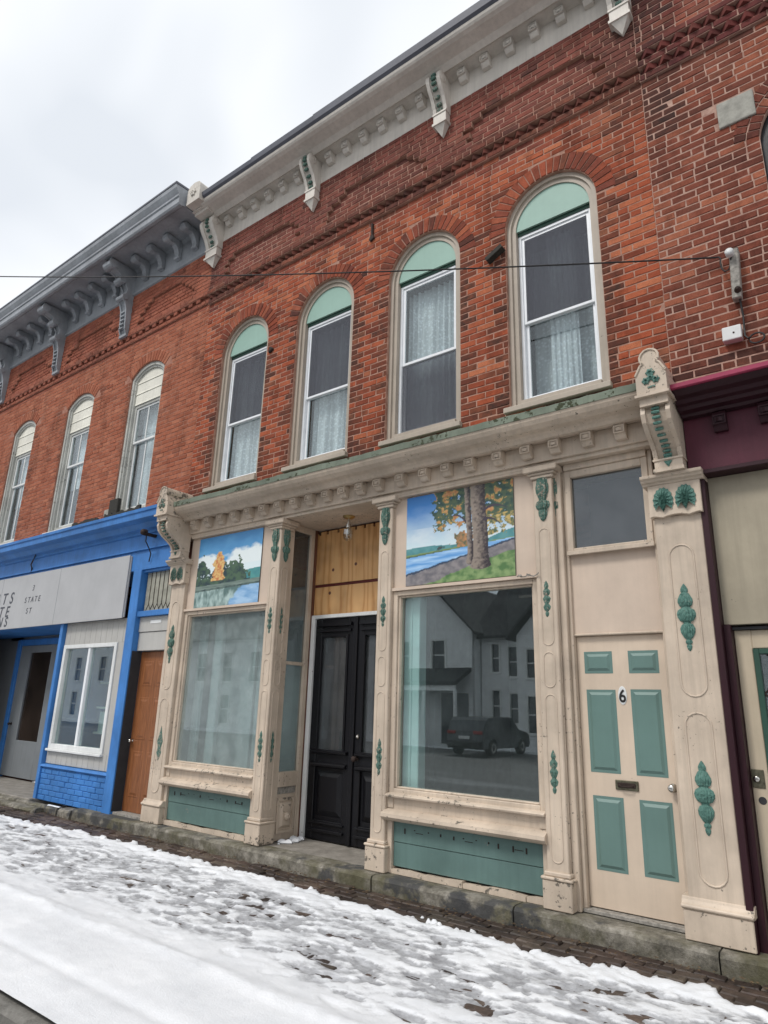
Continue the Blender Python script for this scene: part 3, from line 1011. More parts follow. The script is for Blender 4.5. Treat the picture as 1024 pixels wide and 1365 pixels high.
def post(x0, x1, depth, side=True):
    """slender square shop post: plinth, shaft, two rows of ovals, green drops, green leaf capital"""
    c = (x0 + x1) / 2
    w = x1 - x0
    m = MB(); m.box(x0, x1, 0.0, depth, 0.26, 3.64)
    p = m.build('post', m_cream, CB, bev=0.008)
    m = MB()
    m.box(x0 - 0.03, x1 + 0.03, -0.035, depth + 0.02, 0.0, 0.215)
    m.box(x0 - 0.04, x1 + 0.04, -0.045, depth + 0.03, 0.215, 0.24)
    m.box(x0 - 0.018, x1 + 0.018, -0.022, depth + 0.01, 0.24, 0.275)
    m.build('plinth', m_cream_worn, p, bev=0.008)
    m = MB()
    m.box(x0 - 0.02, x1 + 0.02, -0.02, depth + 0.02, 3.64, 3.675)
    m.box(x0 - 0.04, x1 + 0.04, -0.035, depth + 0.04, 3.675, 3.70)
    m.box(x0 - 0.075, x1 + 0.075, -0.06, depth + 0.06, 3.70, 3.758)
    m.build('cap', m_cream, p, bev=0.008)
    m = MB()
    def face(mb, cc, yy):
        stadium(mb, cc, 2.08, 3.15, w * 0.27, yy)
        stadium(mb, cc, 1.72, 2.02, w * 0.27, yy)
        stadium(mb, cc, 0.34, 1.66, w * 0.27, yy)
    face(m, c, 0.0)
    if side:
        turn(m, 0, x1); face(m, depth * 0.55, 0.0); m.M = None
    m.build('oval_moulding', m_cream, p, smooth=True)
    m = MB(); drop_chain(m, c, 0.0, 2.33, 2.66, 0.062); m.build('drop_ornament', m_orn, p)
    m = MB(); drop_chain(m, c, 0.0, 0.86, 1.21, 0.062); m.build('drop_ornament', m_orn, p)
    m = MB(); leaf_corbel(m, c, -0.005, 3.22, 3.64, w * 0.62); m.build('leaf_capital', m_orn, p)
    if side:
        for zz in ((2.33, 2.66), (0.86, 1.21)):
            m = MB(); turn(m, 0, x1); drop_chain(m, depth * 0.55, 0.0, zz[0], zz[1], 0.055); m.build('drop_ornament', m_orn, p)
        m = MB(); turn(m, 0, x1); leaf_corbel(m, depth * 0.55, -0.004, 3.22, 3.64, depth * 0.6); m.build('leaf_capital', m_orn, p)
    return p


post(-6.125, -5.945, 0.18)
post(-4.385, -4.205, 0.18, side=False)
post(-2.535, -2.345, 0.17)


def big_pilaster(x0, x1, orn_x, shells, left):
    c = (x0 + x1) / 2
    m = MB(); m.box(x0, x1, 0.0, 0.22, 0.24, 3.10)
    p = m.build('pilaster', m_cream, CB, bev=0.006, label='broad end pilaster with bright green carved ornaments' if not left else 'worn end pilaster beside the orange-brown door')
    m = MB()
    m.box(x0 - 0.035, x1 + 0.045, -0.035, 0.22, 0.0, 0.195)
    m.prism([(-0.03, 0.195), (-0.05, 0.205), (-0.05, 0.225), (-0.03, 0.235), (-0.012, 0.255), (-0.005, 0.275), (0.22, 0.275), (0.22, 0.195)], 'x', x0 - 0.045, x1 + 0.055)
    m.build('plinth', m_cream_worn, p, bev=0.006)
    m = MB()
    hw = (x1 - x0) * (0.25 if not left else 0.28)
    stadium(m, c, 1.66, 2.85, hw, 0.0, 0.008)
    stadium(m, c, 0.36, 1.54, hw, 0.0, 0.008)
    m.build('oval_moulding', m_cream, p, smooth=True)
    # capital with palmettes and scalloped lower edge
    m = MB()
    n = 16
    bot = [(x0 - 0.02 + (x1 - x0 + 0.04) * k / n, 3.085 + 0.018 * abs(math.cos(math.pi * 2 * k / n)) + (0.0 if 0 < k < n else -0.01)) for k in range(n + 1)]
    m.prism(bot + [(x1 + 0.02, 3.37), (x0 - 0.02, 3.37)], 'y', -0.045, 0.05)
    m.prism([(0.1, 3.37), (-0.05, 3.37), (-0.06, 3.385), (-0.085, 3.395), (-0.09, 3.41), (-0.11, 3.42), (-0.115, 3.445), (0.1, 3.445)], 'x', x0 - 0.06, x1 + 0.055)
    m.build('capital', m_cream if not left else m_cream_worn, p, bev=0.003)
    for sx in (-1, 1):
        m = MB(); shell_leaf(m, c + sx * (x1 - x0) * 0.235, -0.048, 3.235, (x1 - x0) * 0.40, 0.22)
        m.build('palmette', m_orn_bright if not left else m_orn, p)
    for z0_, z1_ in ((2.0, 2.53), (0.69, 1.20)):
        m = MB()
        if left and z1_ < 2:
            m.prism([(c, z0_ + 0.06), (c + 0.05, z0_ + 0.16), (c + 0.03, z0_ + 0.22), (c + 0.06, z0_ + 0.30), (c + 0.03, z0_ + 0.38), (c, z0_ + 0.50), (c - 0.03, z0_ + 0.38), (c - 0.06, z0_ + 0.30), (c - 0.03, z0_ + 0.22), (c - 0.05, z0_ + 0.16)], 'y', -0.004, 0.004)
            m.build('flat_ornament_patch', m_orn, p)  # thin flat silhouette in the green ornament paint
            continue
        h = z1_ - z0_
        pr = [(0.05, 0), (0.22, 0.03), (0.30, 0.07), (0.22, 0.10), (0.36, 0.115), (0.38, 0.14), (0.24, 0.165), (0.50, 0.20), (0.78, 0.27), (0.82, 0.33), (0.62, 0.385), (0.40, 0.40), (0.42, 0.425), (0.75, 0.445), (1.0, 0.50), (1.04, 0.55), (0.9, 0.60), (0.55, 0.63), (0.45, 0.645), (0.7, 0.67), (0.84, 0.72), (0.80, 0.77), (0.50, 0.845), (0.34, 0.865), (0.42, 0.885), (0.40, 0.92), (0.22, 0.965), (0.02, 1.0)]
        m.lathe([(max(0.002, r * 0.062), t_ * h) for r, t_ in pr], (c - 0.005, -0.002, z0_), 'z', 60, ys=0.55, ribs=15, rd=0.10)
        m.build('carved_ornament', m_orn_bright if not left else m_orn, p, smooth=False)
    return p


big_pilaster(-1.455, -1.085, -1.26, True, False)
big_pilaster(-8.125, -7.815, -7.95, True, True)


def console(x0, x1, left):
    """tall scroll console: keyhole crest with a barrel top, block, S scroll with green rungs, foot block"""
    c = (x0 + x1) / 2
    h = (x1 - x0) / 2
    m = MB(); m.mi = 0
    # crest plate
    pl = [(x0, 4.02), (x1, 4.02), (x1, 4.20), (c + h * 0.62, 4.285), (c + h * 0.42, 4.30)]
    for k in range(11):
        a = -0.75 + (math.pi + 1.5) * k / 10
        pl.append((c + h * 0.62 * math.cos(a), 4.345 + h * 0.62 * math.sin(a)))
    pl += [(c - h * 0.42, 4.30), (c - h * 0.62, 4.285), (x0, 4.20)]
    m.prism(pl, 'y', -0.45, 0.0)
    # raised rim of the crest
    m.tube([(p[0], -0.452, p[1]) for p in pl[2:]], 0.011, 6)
    m.box(x0 - 0.014, x1 + 0.014, -0.47, -0.02, 4.0, 4.022)
    m.box(x0 + 0.01, x1 - 0.01, -0.43, 0.0, 3.93, 4.0)
    S = [(-0.40, 3.93), (-0.415, 3.87), (-0.39, 3.80), (-0.32, 3.735), (-0.23, 3.68), (-0.165, 3.63), (-0.14, 3.575), (-0.135, 3.55)]
    ch = S + [(0.0, 3.55), (0.0, 3.93)]
    m.prism(ch, 'x', x0 + 0.005, x0 + 0.04)
    m.prism(ch, 'x', x1 - 0.04, x1 - 0.005)
    m.prism([(y + 0.03, z) for y, z in S] + [(0.0, 3.55), (0.0, 3.93)], 'x', x0 + 0.04, x1 - 0.04)
    m.box(x0 + 0.01, x1 - 0.01, -0.14, 0.0, 3.47, 3.55)
    m.box(x0, x1, -0.155, 0.0, 3.446, 3.475)
    m.box(x0, x1, -0.15, 0.0, 3.545, 3.56)
    m.mi = 1
    for q in range(11):
        t_ = (q + 0.6) / 11.2 * 6.7
        i = int(t_); f = t_ - i
        y = S[i][0] * (1 - f) + S[i + 1][0] * f + 0.012
        z = S[i][1] * (1 - f) + S[i + 1][1] * f
        m.lathe([(0.002, -0.034), (0.012, -0.031), (0.015, 0.0), (0.012, 0.031), (0.002, 0.034)], (c, y, z), 'x', 8)
    # clover on the crest, small leaf on the foot
    for dx, dz, rr in ((0, 0.055, 0.034), (-0.038, -0.012, 0.03), (0.038, -0.012, 0.03), (0, 0.01, 0.026)):
        m.lathe([(rr, 0.0), (rr * 0.95, -0.010), (rr * 0.4, -0.018), (0.004, -0.006)], (c + dx, -0.45, 4.15 + dz), 'y', 24, ribs=6, rd=0.16)
    m.box(c - 0.03, c + 0.03, -0.458, -0.45, 4.072, 4.085)
    m.add([(c - 0.035, -0.145, 3.535), (c + 0.035, -0.145, 3.535), (c, -0.145, 3.48), (c, -0.16, 3.52)], [(0, 1, 3), (1, 2, 3), (2, 0, 3), (0, 2, 1)])
    m.build('scroll_console', [m_cream if not left else m_cream_worn, m_orn_bright if not left else m_orn], CB, bev=0.0, label='right-hand scroll console with a green clover' if not left else 'left-hand scroll console beside the blue cornice')


console(-1.385, -1.145, False)
console(-8.05, -7.80, True)
# barrel roofs of the crests are the extruded keyhole itself


def show_window(x0, x1, glassm, with_post):
    """plate-glass bay between two posts: mural board above, glass, sill and boarded stall riser below"""
    # board carrying the mural
    m = MB(); m.box(x0, x1, 0.055, 0.16, 2.735, 3.735)
    m.box(x0, x1, 0.02, 0.16, 2.705, 2.735)
    m.build('mural_board', m_cream_soft, CB)
    gl, gr = x0 + 0.085, x1 - 0.075
    m = MB()
    m.frame(x0, x1, 0.70, 2.703, 0.05, 0.15, 0.06, 0.05, 0.05)
    m.frame(x0 + 0.06, x1 - 0.06, 0.75, 2.653, 0.075, 0.145, 0.022, 0.016, 0.016)
    w = m.build('shop_window', m_cream, CB, bev=0.005)
    m = MB(); m.box(x0 + 0.082, x1 - 0.082, 0.118, 0.124, 0.766, 2.637); m.build('pane', glassm, w)
    m = MB(); m.prism([(0.05, 0.672), (-0.01, 0.676), (-0.015, 0.69), (0.0, 0.70), (0.05, 0.712)], 'x', x0 + 0.002, x1 - 0.002); m.build('window_ledge', m_cream_worn, w)
    m = MB(); m.box(x0, x1, 0.045, 0.15, 0.565, 0.699)
    m.box(x0 + 0.0, x0 + 0.07, 0.036, 0.045, 0.575, 0.668); m.box(x1 - 0.07, x1, 0.036, 0.045, 0.575, 0.668)
    m.build('apron_board', m_cream, w)
    m = MB(); m.prism([(0.12, 0.462), (0.0, 0.462), (-0.03, 0.475), (-0.055, 0.50), (-0.05, 0.53), (-0.02, 0.548), (0.03, 0.566), (0.12, 0.575)], 'x', x0 - 0.015, x1 + 0.012)
    m.build('sill', m_cream_worn, w)
    # stall riser
    m = MB(); m.box(x0 + 0.06, x1 - 0.05, 0.075, 0.10, 0.06, 0.268)
    m.build('riser_board', m_teal, w, bev=0.003)
    m = MB(); m.box(x0 + 0.06, x1 - 0.05, 0.070, 0.10, 0.273, 0.462)
    m.build('riser_board', m_teal, w, bev=0.003)
    for a, b in ((x0, x0 + 0.06), (x1 - 0.05, x1)):
        m = MB(); m.box(a, b, 0.04, 0.12, 0.0, 0.46); m.build('riser_stile', m_cream, w, bev=0.004)
    m = MB()
    rnd = random.Random(int(-x0 * 10))
    x = x0 + 0.06
    while x < x1 - 0.06:
        e = min(x1 - 0.05, x + rnd.uniform(0.18, 0.5))
        m.prism([(x, 0.0), (e, 0.0), (e, 0.045 + rnd.uniform(-0.012, 0.012)), ((x + e) / 2, 0.052 + rnd.uniform(-0.01, 0.01)), (x, 0.045 + rnd.uniform(-0.012, 0.012))], 'y', 0.035 + rnd.uniform(0, 0.012), 0.115)
        x = e + 0.003
    m.build('peeling_bottom_rail', m_cream_worn, w)
    # nail heads, staples and old outlines left on the riser
    m = MB()
    for k in range(11):
        xx = x0 + 0.2 + (x1 - x0 - 0.4) * k / 10 + rnd.uniform(-0.03, 0.03)
        m.box(xx, xx + 0.012, 0.064, 0.071, 0.38 + rnd.uniform(-0.03, 0.02), 0.40)
        if k % 4 == 1: m.box(xx + 0.02, xx + 0.10, 0.066, 0.071, 0.372, 0.377)
    m.build('nail', m_iron, w)
    return w


winR = show_window(-4.205, -2.535, m_glass_big, True)
winL = show_window(-7.815, -6.125, m_glass_milky, False)


# ---- murals, painted point by point on a thin panel
def fbm(x, y, o=4, s=0.0):
    return mnoise.fractal(Vector((x, y, s)), 0.9, 2.1, o)


def lerp(a, b, t_):
    t_ = max(0.0, min(1.0, t_))
    return tuple(p + (q - p) * t_ for p, q in zip(a, b))


def mural_river(u, v):
    n1, n2, n3 = fbm(u * 5, v * 7), fbm(u * 16, v * 16, 4, 3), fbm(u * 34, v * 34, 3, 8)
    t_ = (v - 0.42) / 0.58
    c = lerp((0.52, 0.66, 0.72), (0.03, 0.17, 0.46), t_ * 1.3 + n1 * 0.12)
    if v < 0.62: c = lerp(c, (0.72, 0.78, 0.78), 0.55 * max(0, 0.5 + n1))
    hill = 0.405 + 0.012 * math.sin(u * 9) + (0.07 * max(0, u - 0.78) / 0.2)
    if v < hill: c = lerp((0.06, 0.22, 0.24), (0.10, 0.28, 0.29), 0.5 + n2)
    bank = 0.335 + 0.06 * u
    if v < bank: c = lerp((0.20, 0.29, 0.10), (0.02, 0.045, 0.05), (bank - v) / 0.03 + n2 * 0.3)
    wt = 0.305 + 0.085 * u
    wb = 0.125 + 0.255 * u + n2 * 0.01
    if v < wt and v > wb: c = lerp((0.10, 0.30, 0.62), (0.38, 0.58, 0.80), 0.45 + fbm(u * 4, v * 30, 3, 5) * 0.9)
    if v <= wb:
        c = lerp((0.13, 0.125, 0.14), (0.24, 0.22, 0.225), 0.5 + n2)
        if v < wb - 0.0 and v > wb - 0.02: c = (0.03, 0.05, 0.09)
        gr = -0.06 + 0.33 * u + n1 * 0.03
        if v < gr: c = lerp((0.07, 0.16, 0.05), (0.22, 0.32, 0.13), 0.5 + n2)
    # shrub beyond the river
    d = math.hypot((u - 0.55) / 0.085, (v - 0.44) / 0.08)
    if d < 1 + n2 * 0.7 and u < 0.66: c = lerp((0.10, 0.11, 0.06), (0.46, 0.22, 0.09), 0.5 + n3 + (u - 0.55) * 2)
    if math.hypot((u - 0.34) / 0.035, (v - 0.385) / 0.03) < 1 + n2: c = (0.04, 0.07, 0.07)
    # crown
    e = (v - 0.585 - 0.10 * math.cos((u - 0.5) * 5)) * 2.2 + 0.20 + n2 * 0.9
    lim = 0.27 + n2 * 0.07
    if u > lim and v > 0.55 and e > 0.05 and not (0.55 < u < 0.58 and v < 0.6):
        q = n2 * 1.2 + fbm(u * 9, v * 9, 3, 14) * 0.8
        c = lerp((0.018, 0.055, 0.045), (0.085, 0.125, 0.06), 0.5 + q) if q < 0.32 else lerp((0.26, 0.17, 0.05), (0.50, 0.33, 0.11), 0.5 + n3)
        if q < -0.85: c = (0.42, 0.56, 0.70)
        if q > 0.55: c = lerp((0.34, 0.13, 0.05), (0.5, 0.25, 0.1), 0.5 + n3)
    if u > 0.76 and 0.44 < v < 0.66 and n2 * 0.9 + (v - 0.50) * 3 > 0.02:
        c = lerp((0.07, 0.11, 0.06), (0.5, 0.36, 0.12), 0.45 + n3 * 1.6)
    for (cu, hw, vb) in ((0.605, 0.026, 0.16), (0.70, 0.066, 0.10)):
        flare = max(0, 0.28 - v) ** 2 * 1.3
        w_ = hw + flare + n3 * 0.003
        x_ = (u - cu - 0.012 * math.sin(v * 5)) / w_
        if abs(x_) < 1 and v > vb + 0.03 * x_ * x_:
            c = lerp((0.25, 0.205, 0.17), (0.03, 0.022, 0.028), (x_ + 0.6) * 0.75 + n3 * 0.7)
    for (u0, v0, u1, v1) in ((0.74, 0.72, 0.95, 0.70), (0.74, 0.62, 0.90, 0.52), (0.58, 0.62, 0.44, 0.70)):
        tt = (u - u0) / (u1 - u0)
        if 0 < tt < 1:
            vv = v0 + (v1 - v0) * tt + 0.04 * math.sin(tt * 3.1)
            if abs(v - vv) < 0.014 * (1.2 - tt): c = (0.04, 0.03, 0.05)
    return c


def mural_poplar(u, v):
    n1, n2, n3 = fbm(u * 4, v * 6, 4, 21), fbm(u * 14, v * 14, 4, 23), fbm(u * 30, v * 30, 3, 28)
    c = lerp((0.10, 0.32, 0.58), (0.06, 0.24, 0.50), (v - 0.7) / 0.3 + n1 * 0.6)
    cl = 0.74 + 0.05 * math.sin(u * 8 + 1) + n1 * 0.10
    if v < cl: c = lerp(c, (0.72, 0.79, 0.80), min(1, (cl - v) / 0.06))
    if v < 0.55: c = lerp(c, (0.62, 0.76, 0.80), 0.5)
    if v < 0.47 - 0.10 * max(0, 0.95 - u) and u > 0.5: c = lerp((0.05, 0.22, 0.24), (0.07, 0.28, 0.27), 0.5 + n2)
    top = 0.60 + 0.09 * math.sin(u * 21) * (1 if u < 0.3 else 0.5) + n2 * 0.10 - max(0, u - 0.62) * 0.75
    if v < top and u < 0.86: c = lerp((0.012, 0.035, 0.045), (0.06, 0.115, 0.065), 0.4 + n2 * 1.1 + (0.3 if u > 0.5 else 0))
    if u < 0.3 and 0.40 < v < 0.46 and n3 > 0.33: c = (0.6, 0.7, 0.75)
    x_ = (u - 0.355) / ((0.092 + n2 * 0.035 + n3 * 0.02) * min(1.0, 0.25 + (0.78 - v) * 4))
    if abs(x_) < 1 and 0.36 < v < 0.765:
        c = lerp((0.52, 0.17, 0.06), (0.66, 0.46, 0.17), 0.45 + n3 * 1.2 + abs(x_) * 0.2)
    if v < 0.30 + 0.03 * u: c = lerp((0.10, 0.15, 0.13), (0.19, 0.25, 0.22), 0.5 + fbm(u * 5, v * 30, 3, 31))
    if v < 0.245 + 0.035 * u and v > 0.215 + 0.04 * u: c = lerp((0.02, 0.045, 0.05), (0.1, 0.15, 0.13), 0.5 + n2)
    wl_ = 0.22 + 0.035 * u
    if v < wl_:
        c = lerp((0.09, 0.16, 0.15), (0.40, 0.52, 0.50), 0.42 + fbm(u * 13, v * 6, 3, 41) * 1.1)
        s = (u - 0.55) * 1.4 + 0.1 - v * 1.1 + n2 * 0.15 - 0.02
        if u > 0.52 and s > 0.0: c = lerp(c, lerp((0.16, 0.34, 0.58), (0.34, 0.52, 0.72), 0.5 + fbm(u * 6, v * 14, 3, 44)), min(1, s * 9))
    return c


def mural(x0, x1, z0, z1, fn, nx, nz, label):
    m = MB()
    col = []
    for j in range(nz + 1):
        for i in range(nx + 1):
            m.v.append((x0 + (x1 - x0) * i / nx, 0.040, z0 + (z1 - z0) * j / nz))
            c = fn(i / nx, j / nz)
            col.extend([max(0.0, min(1.0, q)) for q in c] + [1.0])
    for j in range(nz):
        for i in range(nx):
            a = j * (nx + 1) + i
            m.f.append((a, a + 1, a + nx + 2, a + nx + 1)); m.m.append(0)
    n0 = len(m.v)
    m.add([(x0, 0.0405, z0), (x1, 0.0405, z0), (x1, 0.0405, z1), (x0, 0.0405, z1), (x0, 0.055, z0), (x1, 0.055, z0), (x1, 0.055, z1), (x0, 0.055, z1)],
          [(0, 4, 5, 1), (1, 5, 6, 2), (2, 6, 7, 3), (3, 7, 4, 0)])
    col.extend([0.1, 0.1, 0.1, 1.0] * 8)
    return m.build('mural', m_mural, CB, norm=False, attr=col, label=label)


mural(-4.035, -2.76, 2.745, 3.72, mural_river, 190, 146, 'painted mural of a twin-trunked autumn tree beside a river')
mural(-7.625, -6.33, 2.74, 3.715, mural_poplar, 190, 144, 'painted mural of an orange poplar and dark trees reflected in water')

# ---- rooms behind the glass
m = MB()
m.box(-7.85, -1.35, 3.4, 3.45, 0.0, 3.7)
m.box(-7.85, -1.35, 0.75, 3.4, -0.05, 0.02)
m.box(-7.85, -7.80, 0.17, 3.4, 0.0, 3.7)
m.build('back_room_wall', m_room, CB)
for a, b in ((-5.93, -5.88), (-4.62, -4.55)):
    m = MB(); m.box(a, b, 0.81, 3.39, 0.02, 3.69); m.build('partition', m_room, CB)
m = MB(); m.box(-4.15, -3.95, 0.20, 0.32, 0.02, 2.9); m.box(-4.07, -4.045, 0.185, 0.2, 0.02, 2.9); m.box(-3.965, -3.945, 0.18, 0.20, 0.02, 2.9); m.build('white_inner_jamb', m_roompale, CB, bev=0.006)
m = MB(); m.box(-7.8, -6.04, 0.60, 0.65, 0.0, 3.0); m.build('pale_screen_wall', m_softwall, CB)
for x, w_ in ((-7.76, 0.13), (-7.42, 0.16), (-6.62, 0.05)):
    m = MB(); m.box(x, x + w_, 0.30, 0.36, 0.05, 2.9); m.build('white_inner_jamb', m_softwall, CB, bev=0.01)

# ---- recessed entry
ent = MB(); ent.box(-5.98, -4.39, 0.70, 0.80, 3.015, 3.762)
m = MB()
m.box(-6.03, -5.965, 0.18, 0.26, 0.0, 3.76)                   # front stile of the splay
m.box(-6.03, -5.965, 0.575, 0.64, 0.0, 3.76)
m.box(-6.03, -5.965, 0.26, 0.575, 3.68, 3.76)
m.box(-6.03, -5.965, 0.26, 0.575, 0.58, 0.745)
m.box(-6.03, -5.975, 0.26, 0.575, 1.98, 2.02)
m.box(-6.03, -5.985, 0.26, 0.575, 0.0, 0.50)
sl = m.build('side_light', m_cream, CB, bev=0.004)
m = MB(); m.box(-6.005, -6.0, 0.262, 0.573, 0.747, 1.978); m.build('pane', m_glass_dusty, sl)
m = MB(); m.box(-6.005, -6.0, 0.262, 0.573, 2.022, 3.678); m.build('pane', m_glass_dusty, sl)
m = MB(); m.box(-6.03, -5.99, 0.26, 0.575, 0.502, 0.578); m.build('bare_rail', m_oldwood, sl)
m = MB(); turn(m, 0, -5.985)
m.frame(0.275, 0.56, 0.08, 0.46, -0.018, 0.0, 0.03)
m.raised(0.32, 0.515, 0.13, 0.41, 0.0, -0.03, 0.035)
m.lathe([(0.04, 0.0), (0.045, -0.04), (0.02, -0.06), (0.003, -0.055)], (0.42, -0.01, 0.26), 'y', 12)
m.build('raised_panel', m_cream_worn, sl)
m = MB(); m.box(-4.40, -4.34, 0.18, 0.66, 0.0, 3.76); m.build('entry_side_wall', m_cream, CB)
m = MB(); m.box(-6.02, -5.965, 0.642, 0.72, 0.0, 3.76); m.build('bare_jamb', m_brownedge, CB)

dw = MB()
dw.box(-5.963, -5.90, 0.655, 0.74, 0.0, 2.62); dw.box(-5.90, -4.42, 0.655, 0.74, 2.575, 2.62); dw.box(-4.48, -4.405, 0.655, 0.74, 0.0, 2.575)
dcase = dw.build('door_casing', m_whitetrim, CB, bev=0.004)
m = MB(); m.box(-5.963, -4.405, 0.69, 0.71, 2.623, 2.985); m.build('plywood_sheet', m_ply, CB, bev=0.003)
m = MB(); m.box(-5.963, -4.405, 0.70, 0.73, 2.987, 3.022); m.build('red_strip', m_redstrip, CB)
rnd = random.Random(2)
pp = [(-5.963, 3.024), (-4.405, 3.024), (-4.405, 3.72)]
x = -4.405
while x > -5.90:
    w_ = rnd.uniform(0.05, 0.16); pp += [(x, 3.735), (max(x - w_, -5.96), 3.735 + rnd.uniform(-0.004, 0.004))]
    x -= w_; pp += [(x, 3.69), (x - 0.035, 3.695)]; x -= 0.035
pp += [(-5.963, 3.72)]
m = MB(); m.prism(pp, 'y', 0.688, 0.708); m.build('plywood_sheet', m_ply, CB)
m = MB(); m.box(-5.963, -4.405, 0.74, 0.80, 2.6, 3.762); m.build('entry_head_wall', m_redstrip, CB)
for x, z in ((-5.66, 3.20), (-5.28, 3.24), (-5.70, 2.90)):
    m = MB(); m.lathe([(0.022, 0.0), (0.018, -0.003), (0.008, -0.002)], (x, 0.688 if z > 3 else 0.689, z), 'y', 10); m.build('wood_knot', m_brownedge, CB)


def black_leaf(x0, x1, knob):
    m = MB()
    y0, y1 = 0.68, 0.73
    st = 0.105
    m.box(x0, x0 + st, y0, y1, 0.01, 2.57); m.box(x1 - st, x1, y0, y1, 0.01, 2.57)
    m.box(x0 + st, x1 - st, y0, y1, 2.36, 2.57); m.box(x0 + st, x1 - st, y0, y1, 0.80, 0.98); m.box(x0 + st, x1 - st, y0, y1, 0.01, 0.22)
    d = m.build('door_leaf', m_black, CB, bev=0.006)
    m = MB(); m.box(x0 + st, x1 - st, 0.705, 0.71, 0.98, 2.36); m.build('pane', m_glass_dusty, d)
    m = MB(); m.box(x0 + st, x1 - st, 0.712, 0.73, 0.22, 0.80); m.raised(x0 + st + 0.03, x1 - st - 0.03, 0.27, 0.76, 0.712, 0.685, 0.06); m.build('door_panel', m_black, d)
    m = MB()
    m.frame(x0 + st - 0.005, x1 - st + 0.005, 0.975, 2.365, 0.662, 0.70, 0.028)
    m.build('door_moulding', m_black, d, bev=0.004); m = MB()
    m.prism([(0.68, 0.80), (0.645, 0.815), (0.64, 0.835), (0.655, 0.85), (0.68, 0.855)], 'x', x0 + st - 0.05, x1 - st + 0.05)
    m.prism([(0.68, 0.955), (0.64, 0.965), (0.635, 0.985), (0.68, 1.0)], 'x', x0 + st - 0.06, x1 - st + 0.06)
    m.build('door_moulding', m_black, d); m = MB()
    m.box(x0 + st - 0.05, x1 - st + 0.05, 0.655, 0.68, 2.40, 2.43); m.box(x0 + st - 0.06, x1 - st + 0.06, 0.645, 0.68, 2.47, 2.51)
    m.build('door_moulding', m_black, d); m = MB()
    m.box(x0 + st - 0.04, x1 - st + 0.04, 0.655, 0.68, 0.185, 0.205); m.box(x0 + st - 0.04, x1 - st + 0.04, 0.65, 0.68, 0.10, 0.13)
    m.build('door_moulding', m_black, d, bev=0.004)
    if knob:
        m = MB(); m.lathe([(0.028, 0.0), (0.03, -0.006), (0.016, -0.012), (0.014, -0.02), (0.004, -0.02)], (x0 + 0.055, 0.68, 1.17), 'y', 12); m.build('deadbolt', m_steel, d, smooth=True)
        m = MB(); m.lathe([(0.03, 0.0), (0.012, -0.01), (0.012, -0.04), (0.03, -0.05), (0.033, -0.065), (0.02, -0.08), (0.003, -0.082)], (x0 + 0.055, 0.68, 0.93), 'y', 12); m.build('knob', m_iron, d, smooth=True)


black_leaf(-5.897, -5.235, False)
black_leaf(-5.195, -4.485, True)
m = MB(); m.box(-5.245, -5.185, 0.655, 0.73, 0.01, 2.57); m.build('astragal', m_black, CB, bev=0.006)
m = MB(); m.box(-5.9, -4.48, 1.3, 1.32, 0.0, 2.7); m.build('inner_curtain', m_room, CB)

# ---- door number six bay
m = MB()
m.box(-2.345, -2.285, 0.06, 0.20, 0.0, 3.762)          # left jamb
m.box(-2.285, -2.255, 0.11, 0.20, 0.0, 3.762)
m.box(-1.495, -1.455, 0.10, 0.22, 0.0, 3.762)          # right jamb
m.box(-2.255, -1.495, 0.13, 0.22, 2.165, 2.185)
m.build('door_casing', m_cream, CB, bev=0.006)
m = MB(); m.box(-2.255, -1.495, 0.145, 0.20, 2.186, 2.90); m.build('over_door_board', m_cream_soft, CB)
m = MB(); m.frame(-2.255, -1.495, 2.90, 3.70, 0.09, 0.19, 0.055, 0.05, 0.07)
m.box(-2.255, -1.495, 0.07, 0.19, 3.70, 3.762)
m.box(-2.262, -1.488, 0.075, 0.09, 2.885, 2.925)
tw = m.build('transom_window', m_cream, CB, bev=0.005)
m = MB(); m.box(-2.20, -1.55, 0.135, 0.14, 2.95, 3.63); m.build('pane', m_glass_dusty, tw)
m = MB(); m.box(-2.25, -1.50, 0.7, 0.72, 2.7, 3.75); m.build('dark_backing', m_dark, tw)
m = MB()
DX0, DX1, DY = -2.253, -1.497, 0.175
m.box(DX0, DX1, DY, DY + 0.045, 0.035, 2.163)
door = m.build('door', m_door_cream, CB, bev=0.004, label='cream panelled door with teal panels and the number 6')
for (a, b, c_, d_) in ((-2.19, -1.945, 1.845, 2.03), (-1.81, -1.565, 1.845, 2.03), (-2.185, -1.935, 1.045, 1.71), (-1.81, -1.565, 1.045, 1.715), (-2.18, -1.93, 0.31, 0.865), (-1.805, -1.555, 0.315, 0.865)):
    m = MB()
    y = DY - 0.0015
    m.box(a, b, y, DY + 0.01, c_, d_)
    m.raised(a + 0.022, b - 0.022, c_ + 0.022, d_ - 0.022, y, y - 0.012, 0.022)
    m.build('door_panel', m_teal_door, door)
m = MB()
m.box(-1.985, -1.80, DY - 0.012, DY, 0.925, 1.0)
ms = m.build('mail_slot', m_brassdull, door, bev=0.004)
m = MB(); m.box(-1.965, -1.82, DY - 0.02, DY - 0.012, 0.945, 0.982)
m.tube([(-1.955, DY - 0.02, 0.965), (-1.93, DY - 0.045, 0.955), (-1.86, DY - 0.045, 0.955), (-1.835, DY - 0.02, 0.965)], 0.007)
m.build('mail_flap', m_iron, door, bev=0.003)
m = MB(); m.lathe([(0.033, 0.0), (0.033, -0.008), (0.014, -0.012), (0.012, -0.035), (0.026, -0.045), (0.03, -0.06), (0.024, -0.072), (0.004, -0.076)], (-1.535, DY, 0.975), 'y', 16); m.build('knob', m_steel, door, smooth=True)
m = MB(); m.lathe([(1.0, 0.0), (1.0, -0.004), (0.9, -0.006), (0.01, -0.006)], (0, 0, 0), 'y', 24)
